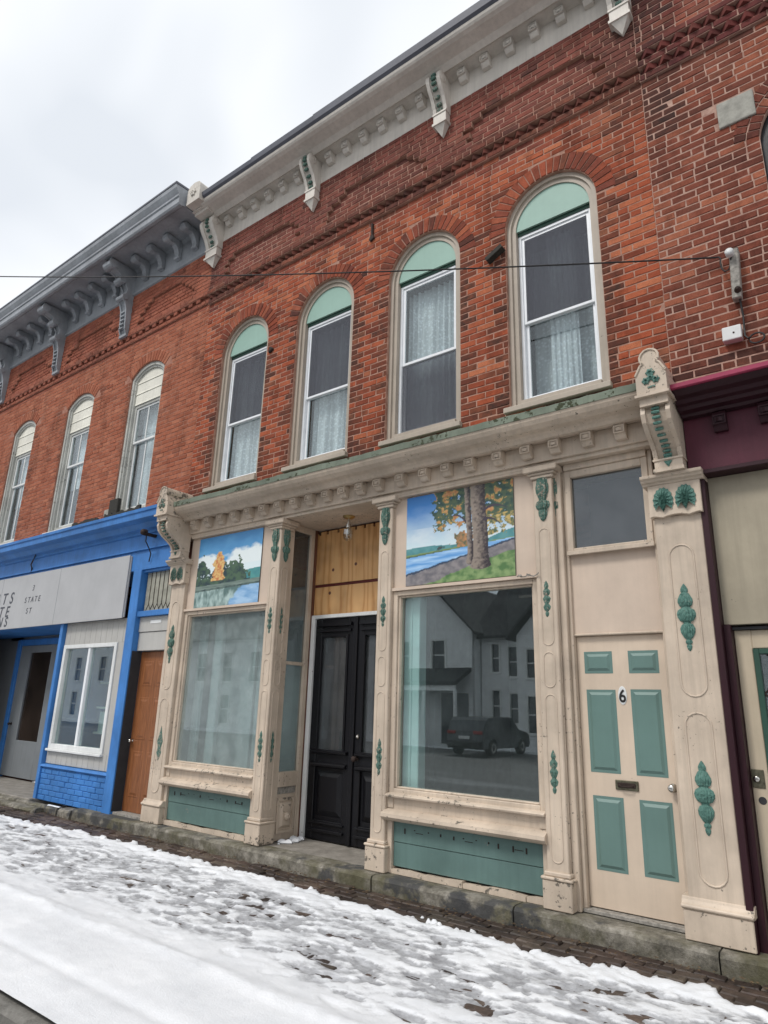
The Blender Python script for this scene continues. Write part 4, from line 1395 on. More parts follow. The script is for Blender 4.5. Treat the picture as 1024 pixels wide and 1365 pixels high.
m.v = [(-1.878 + p[0] * 0.036, DY + p[1], 1.665 + p[2] * 0.075) for p in m.v]
m.build('number_plate', m_whitetrim, door, smooth=False)


def glyph(ch, x, z, h, y, mat, parent, name, shear=0.0, bold=0.0, wide=1.0, depth=0.003):
    cu = bpy.data.curves.new(name, 'FONT')
    cu.body = ch
    cu.size = h / 0.73
    cu.extrude = depth / 2
    cu.offset = bold
    cu.shear = shear
    cu.align_x = 'CENTER'
    ob = bpy.data.objects.new(name + '_tmp', cu)
    me = bpy.data.meshes.new_from_object(ob)
    me.name = name
    bpy.data.objects.remove(ob)
    bpy.data.curves.remove(cu)
    me.transform(Matrix.Diagonal((wide, 1, 1, 1)))
    me.transform(Matrix.Rotation(R(90), 4, 'X'))
    me.materials.clear()
    me.materials.append(mat)
    return place(bpy.data.objects.new(name, me), (x, y, z), parent)


glyph('6', -1.878, 1.612, 0.105, DY - 0.0085, m_letter if False else m_rubber, door, 'number_six', bold=0.0025, wide=0.85)
m = MB(); m.box(-2.285, -1.46, 0.10, 0.22, 0.0, 0.028); m.build('threshold', m_oldwood, CB, bev=0.004)

# ---- odds and ends fixed to the front
m = MB(); m.prism([(-4.66, 7.60), (-4.63, 7.60), (-4.625, 7.42), (-4.60, 7.36), (-4.66, 7.33), (-4.69, 7.36), (-4.655, 7.42)], 'y', -0.03, 0.0); m.build('wall_anchor_or_hole', m_iron, CB, bev=0.004)
m = MB(); m.M = Matrix.Translation((-2.86, -0.03, 6.32)) @ Matrix.Rotation(R(-28), 4, 'Y'); m.box(-0.11, 0.11, -0.05, 0.04, -0.028, 0.028); m.build('wooden_plug', m_darkwood, CB, bev=0.004)
m = MB(); m.lathe([(0.045, 0.0), (0.05, -0.015), (0.03, -0.03), (0.004, -0.03)], (-6.43, -0.002, 6.33), 'y', 9, ribs=3, rd=0.2); m.build('wall_anchor_or_hole', m_iron, CB)  # iron boss added in place of a dark hole in the brick
m = MB()
pts = [(-2.72 + 0.035 * math.sin(k * 0.9) + 0.012 * k, -0.03 + 0.02 * math.cos(k * 0.9), 2.72 + 0.012 * math.sin(k * 1.7)) for k in range(18)]
m.tube(pts, 0.006); m.build('cable_stub', m_oldwood, CB)

# hanging lamp under the entry ceiling
LP = thing('hanging_lamp', 'small glass jar lamp hanging from the entry ceiling in front of the plywood', 'lamp', (-5.14, 0.35, 3.46))
m = MB(); m.lathe([(0.075, 0.0), (0.075, -0.012), (0.05, -0.03), (0.015, -0.036)], (-5.14, 0.35, 3.762), 'z', 18); m.build('canopy', m_brass, LP, smooth=False)
m = MB(); m.lathe([(0.012, 0), (0.012, -0.06), (0.03, -0.065), (0.032, -0.11), (0.02, -0.115)], (-5.14, 0.35, 3.727), 'z', 12); m.build('stem', m_steel, LP)
m = MB(); m.lathe([(0.03, 0.0), (0.055, -0.03), (0.06, -0.09), (0.05, -0.145), (0.02, -0.165)], (-5.14, 0.35, 3.615), 'z', 14, ribs=7, rd=0.05); m.build('glass_shade', glass_mat('jar_glass', (0.85, 0.85, 0.82), wav=0.6, refl=4), LP)
m = MB(); m.lathe([(0.012, 0.0), (0.022, -0.03), (0.02, -0.06), (0.003, -0.08)], (-5.14, 0.35, 3.605), 'z', 10); m.build('bulb', m_whitetrim, LP, smooth=True)
# ================================================================== left building: slate cornice, blue shopfront
LX0, LX1 = -15.75, -8.0
LB = thing('brick_building', 'salmon brick building with a heavy slate-grey bracketed cornice and a bright blue shopfront', 'building', (-11.9, 0, 0))
opl = [opening(c, 0.485, 4.40, 6.92, 0.205) for c in (-9.56, -11.75, -14.0)]
mb = MB(); backing(mb, LX0, LX1, 4.15, 9.4, 0.0045, opl, 0.155)
wallL = mb.build('wall', m_mortL, LB, norm=False)
BAYL = [(-10.0, -8.45), (-12.5, -10.75), (-15.0, -13.25)]


def in_pl(x, z):
    for a, b in BAYL:
        if a < x < b and z > 7.98:
            e = min(x - a, b - x)
            top = 8.18 if e < 0.14 else (8.28 if e < 0.28 else 8.42)
            if z < top: return True
    return False


def yL(x, z, i):
    if i == 48: return -0.03
    if i == 50: return -0.055
    if i > 50: return -0.005 if in_pl(x, z) else -0.045
    return 0.0


def tL(x, z, a, b, p, q, i, rnd):
    tone = min(1, max(0, rnd.gauss(0.55, 0.17)))
    soot = 0.0
    edge = min(p - a if a > LX0 + 0.1 else 9, b - q if b < LX1 - 0.1 else 9)
    if edge < 0.04 and z < 7 and rnd.random() < 0.5: soot = rnd.uniform(0.2, 0.6)
    if rnd.random() < 0.03: soot = 0.4
    pur = 0.0 if i < 47 else min(1, 0.55 + rnd.uniform(-0.2, 0.2))
    if 48 <= i <= 50: soot = max(soot, rnd.uniform(0.1, 0.35))
    return (tone, soot, pur, 1)


bl = lay(LX0, LX1, 4.17, 8.76, 0.0735, 0.212, opl, yL, tL, skip=None, seed=21)
put_bricks(bl, m_brickL, wallL, seed=9, bed=m_mortL)
for k, o in enumerate(opl):
    voussoirs(o, m_brickL, wallL, 15, 0.2, -0.0045, lambda r: (min(1, max(0, r.gauss(0.6, 0.15))), r.uniform(0, 0.15), 0.1, 1), 60 + k)
rnd = random.Random(8)
x = LX0 + 0.05
zd = 4.17 + 49 * 0.0735
while x < LX1 - 0.12:
    m = MB(); m.add(brick_verts(x, x + 0.10, zd + 0.004, zd + 0.069, -0.045, 0.02, rnd), BF)
    m.build('dentil_brick', m_brickL, wallL, norm=False, attr=[rnd.uniform(0.3, 0.6), rnd.uniform(0.1, 0.3), 0.6, 1] * 12)
    x += 0.205
shell('shell', LX0, LX1 - 0.01, 9.0, -0.3, 9.35, LB, y0=0.165, floors=(4.05, 8.6))

# segmental windows with ivory infill boards
for k, o in enumerate(opl):
    c, hw = o['c'], o['hw']
    m = MB(); arch_strip(m, o, 0.0, 0.055, 0.03, 0.16, zb=4.41); arch_strip(m, o, 0.055, 0.09, 0.055, 0.16, zb=4.41)
    win = m.build('window', m_leftcase, LB)
    ri = hw - 0.09
    zs = 6.42
    R_, cz = o['R'] - 0.09, o['cz']
    def topz(x): return cz + math.sqrt(max(0.0, R_ * R_ - (x - c) ** 2))
    nb = 3
    for q in range(nb):
        za, zb_ = zs + q * 0.205, zs + (q + 1) * 0.205 - 0.006
        xs = [c - ri + 2 * ri * t_ / 12 for t_ in range(13)]
        if q == nb - 1: zb_ = 99
        prof = [(c - ri, za), (c + ri, za)] + [(xx, min(zb_, topz(xx) - 0.004)) for xx in reversed(xs)]
        m = MB(); m.prism(prof, 'y', 0.085 - 0.006 * 0, 0.10)
        m.add([(c - ri, 0.076, za), (c + ri, 0.076, za), (c + ri, 0.085, za + 0.04), (c - ri, 0.085, za + 0.04), (c - ri, 0.086, za), (c + ri, 0.086, za)], [(0, 1, 2, 3), (0, 4, 5, 1)])
        m.build('infill_board', m_clap, win)
    m = MB(); m.frame(c - ri, c + ri, 4.46, zs - 0.002, 0.095, 0.19, 0.05, 0.06, 0.05); m.build('frame', m_leftcase, win, bev=0.004)
    a, b = c - ri + 0.05, c + ri - 0.05
    m = MB(); m.frame(a, b, 5.70, 6.37, 0.115, 0.145, 0.04); m.box(c - 0.014, c + 0.014, 0.118, 0.142, 5.74, 6.33); m.build('upper_sash', m_whitetrim, win, bev=0.003)
    m = MB(); m.frame(a, b, 4.52, 5.745, 0.148, 0.178, 0.045); m.box(c - 0.014, c + 0.014, 0.151, 0.175, 4.565, 5.70); m.build('lower_sash', m_whitetrim, win, bev=0.003)
    for xa, xb in ((a + 0.04, c - 0.014), (c + 0.014, b - 0.04)):
        m = MB(); m.box(xa, xb, 0.128, 0.132, 5.74, 6.33); m.build('pane', m_glass_sky if False else m_glass, win)
        m = MB(); m.box(xa, xb, 0.161, 0.165, 4.565, 5.70); m.build('pane', m_glass, win)
    m = MB()
    if k == 0: curtain(m, c - 0.40, c + 0.40, 4.6, 6.4, 0.30, 0.01, 6, 40)
    else: m.box(c - 0.4, c + 0.4, 0.27, 0.28, 5.3, 6.4)
    m.build('window_blind', m_lace, win)
    m = MB(); m.box(c - 0.62, c + 0.62, 0.55, 0.6, 4.3, 6.9); m.build('dark_room_backing', m_dark, win)  # added dark sheet, its colour plays the gloom of the room
    m = MB(); m.box(c - 0.52, c + 0.52, -0.05, 0.16, 4.345, 4.41); m.build('sill', m_whitetrim if k else m_oldwood, win, bev=0.006)
m = MB(); m.box(-10.15, -9.80, -0.08, 0.0, 4.40, 4.52); m.build('stone_lug', m_limestone, LB, bev=0.012)
m = MB(); m.box(-9.98, -9.72, -0.10, -0.04, 4.41, 4.66); m.build('window_box', m_darkwood, LB, bev=0.008)

# slate cornice
ys, zs_ = -0.70, 9.23
prof = [(0.0, 8.70), (-0.05, 8.70), (-0.075, 8.715), (-0.075, 8.755), (-0.055, 8.775), (-0.055, 9.20), (-0.10, 9.25), (-0.60, 9.25), (-0.64, 9.225), (-0.685, 9.23), (-0.705, 9.26), (-0.705, 9.36), (-0.725, 9.375), (-0.725, 9.41), (-0.745, 9.44), (-0.78, 9.50), (-0.79, 9.56), (0.1, 9.62), (0.1, 8.70)]
m = MB(); m.prism(prof, 'x', -15.95, -8.16)
lc = m.build('cornice', m_slate, LB)
m = MB(); m.prism([(-0.79, 9.562), (-0.80, 9.57), (-0.80, 9.60), (0.1, 9.66), (0.1, 9.63)], 'x', -15.97, -8.15); m.build('gutter', m_gutter, lc)
# frieze rows of raised blocks
def deep_modillion(x, first=[None]):
    if first[0] is None:
        m = MB()
        pr = [(-0.06, 9.245), (-0.36, 9.245), (-0.40, 9.21), (-0.39, 9.16), (-0.34, 9.12), (-0.27, 9.12), (-0.21, 9.13), (-0.16, 9.08), (-0.125, 9.0), (-0.11, 8.92), (-0.06, 8.88)]
        m.prism(pr, 'x', x - 0.055, x + 0.055)
        m.lathe([(0.06, -0.075), (0.055, -0.06), (0.055, 0.06), (0.06, 0.075)], (x, -0.335, 9.175), 'x', 10)
        m.lathe([(0.035, -0.068), (0.035, 0.068)], (x, -0.10, 8.93), 'x', 8)
        o = m.build('modillion', m_slate, lc, bev=0.004)
        first[0] = (o, WL[o.name].copy(), x)
    else:
        o, b, bx = first[0]
        dup(o, (b.x + x - bx, b.y, b.z), lc)


BRL = (-15.35, -12.88, -10.42)
for a, b in ((-15.35, -12.88), (-12.88, -10.42), (-10.42, -8.0)):
    for q in range(4): deep_modillion(a + (b - a) * (q + 1) / 5.0)


def leg_bracket(x):
    m = MB()
    h = 0.10
    S = [(-0.10, 7.92), (-0.13, 8.0), (-0.14, 8.20), (-0.16, 8.40), (-0.20, 8.52), (-0.24, 8.56), (-0.25, 8.64), (-0.20, 8.70), (-0.19, 8.80), (-0.26, 8.92), (-0.38, 9.02), (-0.50, 9.06), (-0.57, 9.10), (-0.60, 9.17), (-0.58, 9.235)]
    ch = S + [(-0.02, 9.235), (-0.02, 7.92)]
    m.prism(ch, 'x', x - h, x - h * 0.62); m.prism(ch, 'x', x + h * 0.62, x + h)
    m.prism([(y + 0.025, z) for y, z in S] + [(-0.02, 9.235), (-0.02, 7.92)], 'x', x - h * 0.62, x + h * 0.62)
    for k in range(5): m.box(x - h * 0.6, x + h * 0.6, -0.16, -0.05, 8.0 + k * 0.085, 8.03 + k * 0.085)
    m.lathe([(0.085, -0.125), (0.08, -0.11), (0.08, 0.11), (0.085, 0.125)], (x, -0.53, 9.13), 'x', 12)
    m.lathe([(0.06, -0.12), (0.06, 0.12)], (x, -0.215, 8.61), 'x', 10)
    m.lathe([(0.07, -0.115), (0.07, 0.115)], (x, -0.30, 8.93), 'x', 10)
    m.box(x - h * 1.15, x + h * 1.15, -0.1, -0.02, 7.86, 7.92)
    m.build('bracket', m_slate, lc, bev=0.004)


for x in BRL: leg_bracket(x)

# blue shop cornice
prof = [(0.16, 3.70), (-0.03, 3.70), (-0.03, 3.94), (-0.06, 3.95), (-0.075, 3.99), (-0.12, 4.01), (-0.14, 4.0), (-0.155, 4.02), (-0.20, 4.07), (-0.29, 4.095), (-0.31, 4.105), (-0.315, 4.19), (-0.335, 4.20), (-0.34, 4.245), (0.0, 4.36), (0.16, 4.36)]
m = MB(); m.prism(prof, 'x', -15.75, -8.06)
bc = m.build('shop_cornice', m_blue, LB)
m = MB(); m.box(-15.75, -8.13, -0.01, 0.8, 3.40, 3.699); m.build('shop_frieze', m_blue, LB)
m = MB(); m.box(-15.75, -8.13, -0.045, -0.031, 3.705, 3.725); m.build('bead', m_blue, bc)
rnd = random.Random(12)
m = MB()
for a, b in ((-10.9, -10.1), (-9.9, -8.9)):
    n = 14
    up = [(a + (b - a) * k / n, 4.36 + rnd.uniform(-0.02, 0.03)) for k in range(n + 1)]
    m.prism([(a, 4.27), (b, 4.27)] + up[::-1], 'y', -0.20, -0.17)
m.build('torn_roofing', m_darkwood, bc)

# sign board and its lettering
m = MB(); m.box(-15.6, -9.215, -0.055, -0.034, 2.685, 3.655); m.box(-15.6, -9.20, -0.034, -0.012, 2.70, 3.64)
sg = m.build('sign_board', m_sign, LB, bev=0.003)
m = MB()
for x in (-11.30, -13.45): m.box(x, x + 0.006, -0.0565, -0.054, 2.69, 3.65)
m.build('sign_seam', m_greydoor, sg)
LY = -0.057
for row, (zz, hh, chars) in enumerate(((3.16, 0.235, ((-13.62, 'U'), (-13.28, 'T'), (-13.0, 'S'))), (2.99 - 0.075, 0.225, ((-13.33, 'T'), (-13.08, 'E'))), (2.735, 0.20, ((-13.30, 'N'), (-13.06, 'S'))))):
    for x, ch in chars: glyph(ch, x, zz - 0.03 * 0, hh * 0.92, LY, m_letter, sg, 'sign_letter', shear=0.18, bold=0.003)
for zz, s, xx in ((3.34, '3', -12.20), (3.13, 'STATE', -12.17), (2.93, 'ST', -12.24)):
    for k, ch in enumerate(s): glyph(ch, xx + (k - (len(s) - 1) / 2) * 0.125, zz, 0.105, LY, m_letter, sg, 'sign_letter', shear=0.12, bold=0.0)

# blue corner post, leaded transom, lintel and orange-brown door
m = MB(); m.box(-9.115, -8.905, -0.02, 0.30, -0.02, 3.40); bp = m.build('blue_post', m_blue, LB, bev=0.006)
m = MB(); m.box(-8.904, -8.125, 0.02, 0.12, 3.36, 3.40); m.build('transom_bar', m_blue, LB, bev=0.004)
m = MB(); m.box(-8.904, -8.125, 0.0, 0.12, 2.69, 2.77); m.build('transom_bar', m_blue, LB, bev=0.004)
m = MB(); m.box(-8.875, -8.13, 0.085, 0.09, 2.77, 3.36); tr = m.build('leaded_transom', plain('ribbed_amber_glass', (0.33, 0.32, 0.26), 0.3, var=0.3, scale=9), LB)
m = MB()
for q in range(1, 7):
    x = -8.875 + 0.745 * q / 7
    m.tube([(x, 0.083, 2.88), (x, 0.083, 3.36)], 0.006, 5)
    m.tube([(x, 0.083, 2.88), (x - 0.053, 0.083, 2.80), (x - 0.053, 0.083, 2.77)], 0.005, 5); m.tube([(x, 0.083, 2.88), (x + 0.053, 0.083, 2.80)], 0.005, 5)
m.build('lead_came', m_iron, tr)
m = MB(); m.box(-8.903, -8.13, 0.06, 0.2, 2.47, 2.688); m.build('lintel_board', m_greypanel, LB, bev=0.004)
m = MB(); m.box(-8.903, -8.13, 0.075, 0.2, 2.20, 2.465); m.build('lintel_board', m_greypanel, LB, bev=0.004)
m = MB(); m.box(-8.62, -8.36, 0.055, 0.06, 2.585, 2.63); m.build('paper_scrap', m_whitetrim, LB)
m = MB(); m.box(-8.904, -8.897, 0.0, 0.155, 0.03, 2.195); m.build('dark_jamb', m_dark, LB)
m = MB(); m.box(-8.896, -8.13, 0.155, 0.20, 0.03, 2.19)
od = m.build('door', m_brown, LB, label='orange-brown six-panel door', bev=0.004)
for a, b in ((-8.79, -8.55), (-8.46, -8.22)):
    for c_, d_ in ((0.22, 0.82), (0.97, 1.55), (1.70, 2.05)):
        m = MB(); m.raised(a, b, c_, d_, 0.156, 0.150, 0.008); m.raised(a + 0.03, b - 0.03, c_ + 0.03, d_ - 0.03, 0.1505, 0.141, 0.03); m.build('door_panel', m_brown, od)
m = MB(); m.lathe([(0.03, 0.0), (0.012, -0.01), (0.012, -0.03), (0.028, -0.045), (0.02, -0.065), (0.003, -0.066)], (-8.84, 0.155, 0.95), 'y', 12); m.build('knob', m_steel, od, smooth=True)
m = MB(); m.box(-8.895, -8.13, 0.02, 0.5, -0.02, 0.028); m.build('threshold', m_oldwood, LB, bev=0.004)

# window bay over the blue brick stall riser
m = MB(); m.box(-11.0, -9.117, 0.03, 0.20, -0.02, 0.455); rb = m.build('stall_riser', m_bluebrick, LB)
rnd = random.Random(17)
for i in range(6):
    za = -0.015 + i * 0.0765
    x = -11.0 - (0.1 if i % 2 else 0)
    while x < -9.125:
        a, b = max(x, -11.0), min(x + 0.207, -9.12)
        if b - a > 0.03:
            m = MB(); m.add(brick_verts(a, b, za, za + 0.069, 0.016 + rnd.uniform(-0.003, 0.003), 0.06, rnd, 0.003, 0.006), BF); m.build('brick', m_bluebrick, rb, norm=False)
        x += 0.215
m = MB(); m.prism([(0.2, 0.456), (0.0, 0.456), (-0.015, 0.47), (0.0, 0.50), (0.2, 0.51)], 'x', -11.0, -9.117); m.build('riser_cap', m_blue, rb)
# board-and-batten grey panel with a two-light window
m = MB()
x = -10.99
k = 0
holes = (-10.98, -9.40, 0.745, 2.33)
while x < -9.12:
    e = min(x + 0.155, -9.117)
    m.box(x, e - 0.005, 0.055, 0.12, 0.511, 0.735); m.box(x, e - 0.005, 0.055, 0.12, 2.34, 2.70)
    x = e if e < -9.12 else 0
m.box(-9.385, -9.122, 0.056, 0.12, 0.735, 2.34); m.box(-10.99, -10.96, 0.056, 0.12, 0.735, 2.34)
m.build('grooved_panel', m_greypanel, LB, bev=0.003)
m = MB(); m.frame(-10.96, -9.39, 0.735, 2.34, 0.035, 0.14, 0.07, 0.07, 0.06); m.box(-10.97, -9.38, 0.0, 0.06, 0.70, 0.735)
lw = m.build('window', m_whitetrim, LB, bev=0.005)
m = MB(); m.box(-10.21, -10.15, 0.05, 0.13, 0.805, 2.28); m.build('mullion', m_vinyl, lw, bev=0.004)
for a, b in ((-10.89, -10.21), (-10.15, -9.46)):
    m = MB(); m.box(a, b, 0.095, 0.10, 0.805, 2.28); m.build('pane', m_glass_big, lw)
m = MB(); m.box(-11.0, -9.2, 1.6, 1.65, 0.0, 3.4); m.build('back_room_wall', m_room, LB)
m = MB()
for z in (0.95, 1.35, 1.75): m.box(-10.85, -9.5, 0.7, 1.0, z, z + 0.03)
m.box(-10.75, -10.45, 0.72, 0.95, 0.98, 1.3); m.box(-10.1, -9.8, 0.72, 0.95, 1.38, 1.62); m.build('inner_shelf', m_roompale, LB)

# recessed entrance with a grey door
m = MB(); m.box(-11.09, -11.003, -0.01, 0.95, -0.02, 3.40); m.build('blue_post', m_blue, LB, bev=0.005)
m = MB(); m.box(-15.0, -11.09, 0.95, 1.05, 2.62, 3.40); m.box(-12.58, -11.09, 0.95, 1.05, 0.0, 2.62); m.box(-15.75, -14.46, 0.95, 1.05, 0.0, 3.4); m.build('recess_wall', m_greydoor, LB)
m = MB(); m.box(-14.46, -14.32, 0.86, 0.96, 0.0, 2.62); m.box(-14.32, -12.58, 0.88, 0.96, 2.50, 2.62); m.box(-12.64, -12.58, 0.86, 0.96, 0.0, 2.5); m.build('blue_door_casing', m_blue, LB, bev=0.005)
m = MB(); m.frame(-14.315, -12.645, 0.03, 2.495, 0.89, 0.95, 0.42, 0.66, 0.14)
gd = m.build('door', m_greydoor, LB, label='grey door with a tall dark glass', bev=0.005)
m = MB(); m.box(-13.895, -13.065, 0.92, 0.925, 0.69, 2.355); m.build('pane', plain('brown_smoked_glass', (0.028, 0.02, 0.016), 0.1, var=0.5, scale=2, spec=0.6), gd)
m = MB(); m.lathe([(0.03, 0.0), (0.012, -0.01), (0.012, -0.03), (0.03, -0.045), (0.02, -0.065), (0.003, -0.066)], (-14.2, 0.89, 0.98), 'y', 12); m.build('knob', m_iron, gd, smooth=True)
m = MB(); m.box(-15.75, -14.35, 0.02, 0.12, 0.0, 2.69); m.build('grooved_panel', m_greypanel, LB)
m = MB(); m.box(-15.75, -11.09, 0.0, 0.95, 2.685, 2.70); m.build('recess_ceiling', m_blue, LB)
m = MB(); m.box(-15.75, -11.0, -0.10, 0.95, -0.15, -0.005); m.build('entrance_slab', m_conc, LB, bev=0.01)

# small black floodlight hook on the blue fascia
FH = thing('floodlight_arm', 'small rusty black lamp arm with a dangling cable on the blue fascia', 'lamp arm', (-8.62, -0.18, 3.78))
m = MB(); m.box(-8.66, -8.60, -0.20, -0.03, 3.86, 3.90); m.lathe([(0.05, 0.0), (0.045, -0.07), (0.02, -0.09)], (-8.63, -0.20, 3.90), 'y', 10); m.build('lamp_head', m_iron, FH, bev=0.004)
m = MB(); m.tube([(-8.63, -0.19, 3.88), (-8.66, -0.17, 3.78), (-8.70, -0.08, 3.70), (-8.69, -0.04, 3.62), (-8.72, -0.035, 3.50)], 0.009, 6); m.build('cable', m_rubber, FH)
m = MB(); m.tube([(-12.42, -0.05, 3.93), (-12.46, -0.06, 3.84), (-12.43, -0.045, 3.78), (-12.44, -0.04, 3.70)], 0.011, 6)
m.tube([(-12.42, -0.05, 3.93), (-12.25, -0.10, 4.0)], 0.008, 6); tag(m.build('iron_hook', m_iron, None), 'small iron hook hanging on the blue fascia above the word STATE', 'hook')
# ================================================================== right building: deep red brick, maroon shopfront
RX0, RX1 = -1.2, 3.4
RB = thing('brick_building', 'deep red brick building with pale mortar above a maroon shopfront at the right edge', 'building', (1.1, 0, 0))
opr = [opening(c, 0.52, 4.75, 6.42, 0.46) for c in (0.24, 1.95)]
mb = MB(); backing(mb, RX0, RX1, 4.05, 9.6, 0.004, opr, 0.185)
wallR = mb.build('wall', m_mortR, RB, norm=False)
ZR, CR = 4.06, 0.0745
STONE = (-0.575, -0.275, 6.66, 6.94)


def yR(x, z, i):
    if i in (48, 50, 52): return {48: -0.03, 50: -0.065, 52: -0.10}[i]
    if i > 52: return -0.07
    return 0.0


def tR(x, z, a, b, p, q, i, rnd):
    tone = min(1, max(0, rnd.gauss(0.45, 0.19)))
    n = mnoise.noise(Vector((x * 1.3, 5.0, z * 1.3)))
    soot = 0.0
    if rnd.random() < 0.16: soot = rnd.uniform(0.1, 0.5)
    if z < 4.42: soot = rnd.uniform(0.4, 0.9)
    if 48 <= i <= 52: soot = max(soot, rnd.uniform(0.2, 0.5))
    if x < -0.85 and z > 6.9: soot = max(soot, rnd.uniform(0.4, 0.95))
    if n > 0.25: tone = min(1, tone + 0.25)
    pur = 0.9 if 48 <= i <= 52 else (0.45 if i > 52 else 0.0)
    return (tone, soot, pur, 1)


def skR(x, z): return STONE[0] - 0.02 < x < STONE[1] + 0.02 and STONE[2] - 0.02 < z < STONE[3] + 0.02


br = lay(RX0, RX1, ZR, 9.5, CR, 0.214, opr, yR, tR, skip=skR, seed=33, ring=0.22, xoff=0.06, gap=0.0115)
put_bricks(br, m_brickR, wallR, seed=14, bed=m_mortR)
tv = lambda r: (min(1, max(0, r.gauss(0.4, 0.2))), r.uniform(0, 0.4), 0.1, 1)
for o in opr:
    voussoirs(o, m_brickR, wallR, 22, 0.105, -0.0045, tv, 81)
    o2 = dict(o); o2['R'] = o['R'] + 0.108; o2['hw'] = o['hw'] * o2['R'] / o['R']
    voussoirs(o2, m_brickR, wallR, 25, 0.105, -0.0045, tv, 82)
for i in (49, 51): dogtooth(RX0 + 0.03, RX1, ZR + i * CR, ZR + (i + 1) * CR, -0.006 - (0.035 if i == 51 else 0), 0.145, m_brickR, wallR, lambda r: (r.uniform(0.3, 0.8), r.uniform(0.2, 0.5), 0.85, 1), 90 + i)
m = MB(); m.box(STONE[0], STONE[1], -0.02, 0.05, STONE[2], STONE[3]); m.build('impost_stone', m_limestone, wallR, bev=0.012, seg=2)
shell('shell', RX0 + 0.01, RX1, 9.0, -0.3, 9.6, RB, y0=0.2, floors=(3.95, 8.8))
for o in opr:
    c, hw = o['c'], o['hw']
    m = MB(); arch_strip(m, o, 0.0, 0.06, 0.05, 0.19, zb=4.75); win = m.build('window', m_black, RB)
    m = MB(); m.frame(c - hw + 0.06, c + hw - 0.06, 4.76, 6.5, 0.10, 0.16, 0.05); m.box(c - hw + 0.11, c + hw - 0.11, 0.10, 0.16, 5.6, 5.66); m.build('sash', m_whitetrim, win, bev=0.004)
    m = MB(); m.prism([(c - hw + 0.06, 4.8), (c + hw - 0.06, 4.8)] + [(x, z) for x, z in reversed(head_pts(o, 14, -0.06))], 'y', 0.13, 0.134); m.build('pane', m_glass, win)
    m = MB(); m.box(c - 0.6, c + 0.6, 0.5, 0.55, 4.6, 7.0); m.build('dark_room_backing', m_dark, win)  # room darkness put in as a dark sheet
    m = MB(); m.box(c - 0.6, c + 0.6, -0.04, 0.18, 4.66, 4.75); m.build('sill', m_limestone, win, bev=0.01)

# maroon shop cornice
prof = [(0.15, 3.44), (-0.02, 3.44), (-0.02, 3.90), (-0.06, 3.915), (-0.08, 3.905), (-0.10, 3.925), (-0.16, 3.935), (-0.18, 3.96), (-0.22, 3.97), (-0.24, 4.0), (-0.29, 4.015), (-0.34, 4.05), (0.15, 4.05)]
m = MB(); m.prism([(0.15, 3.44), (-0.02, 3.44), (-0.02, 3.90), (0.15, 3.90)], 'x', -1.143, RX1); m.build('shop_fascia', m_maroon, RB)
m = MB(); m.prism([(0.15, 3.902), (-0.02, 3.902)] + prof[3:], 'x', -1.143, RX1); mc = m.build('shop_cornice', m_maroon_dark, RB)
m = MB(); m.prism([(0.0, 4.052), (-0.355, 4.052), (-0.365, 4.06), (-0.365, 4.095), (-0.33, 4.105), (0.0, 4.16)], 'x', -1.143, RX1); m.build('rose_edge', m_rose, mc)
for k in range(14):
    x = -0.86 + k * 0.33
    if k == 0:
        m = MB(); modillion(m, 0.10, 0.06, 0.16, x, -0.022, 3.735); mm = m.build('modillion', m_maroon_dark, mc, bev=0.003); bb = WL[mm.name].copy()
    else: dup(mm, (bb.x + k * 0.33, bb.y, bb.z), mc)
m = MB(); m.box(-1.08, RX1, -0.04, 0.20, 3.405, 3.44); m.build('fascia_lip', m_maroon_dark, mc, bev=0.004)
m = MB(); m.box(-1.083, -1.035, -0.015, 0.25, -0.02, 3.40); m.build('maroon_jamb', m_maroon_dark, RB, bev=0.004)
m = MB(); m.box(-1.035, -0.985, 0.06, 0.25, -0.02, 2.20); m.build('door_jamb', m_maroon_dark, RB, bev=0.004)
m = MB(); m.box(-1.034, 0.3, 0.10, 0.22, 2.20, 3.404); m.build('over_door_board', m_olive, RB, bev=0.004)
m = MB(); m.box(-0.984, 0.3, 0.13, 0.22, 2.165, 2.185); m.build('drip_bead', m_dark, RB)
m = MB(); m.frame(-0.982, 0.02, 0.03, 2.163, 0.165, 0.215, 0.115, 0.95, 0.14)
rd = m.build('door', m_olive_door, RB, label='drab beige door with a dark green lattice glass', bev=0.005)
m = MB(); m.frame(-0.866, -0.10, 0.985, 2.02, 0.150, 0.19, 0.04); m.build('green_frame', m_greenframe, rd, bev=0.004)
m = MB(); m.box(-0.828, -0.138, 0.185, 0.19, 1.025, 1.98); m.build('pane', m_glass_big, rd)
m = MB(); m.box(-0.9, -0.05, 0.6, 0.62, 0.9, 2.1); m.build('dark_backing', m_dark, rd)
m = MB()
for s in (-1, 1):
    for k in range(-2, 4):
        pts = []
        x0_, z0_ = -0.828, 1.03 + k * 0.33
        for t_ in (0, 1):
            x = -0.828 + 0.69 * t_; z = z0_ + 0.66 * t_ if s > 0 else z0_ + 0.66 * (1 - t_)
            pts.append((x, z))
        (xa, za), (xb, zb) = pts
        lo, hi = 1.03, 1.975
        def cl(xa, za, xb, zb):
            t0, t1 = 0.0, 1.0
            dz = zb - za
            for lim, sg in ((lo, 1), (hi, -1)):
                if (za - lim) * sg < 0 and (zb - lim) * sg < 0: return None
                if (za - lim) * sg < 0: t0 = max(t0, (lim - za) / dz)
                if (zb - lim) * sg < 0: t1 = min(t1, (lim - za) / dz)
            return ((xa + (xb - xa) * t0, za + dz * t0), (xa + (xb - xa) * t1, za + dz * t1))
        q = cl(xa, za, xb, zb)
        if q and abs(q[0][0] - q[1][0]) > 0.02: m.tube([(q[0][0], 0.176, q[0][1]), (q[1][0], 0.176, q[1][1])], 0.007, 5)
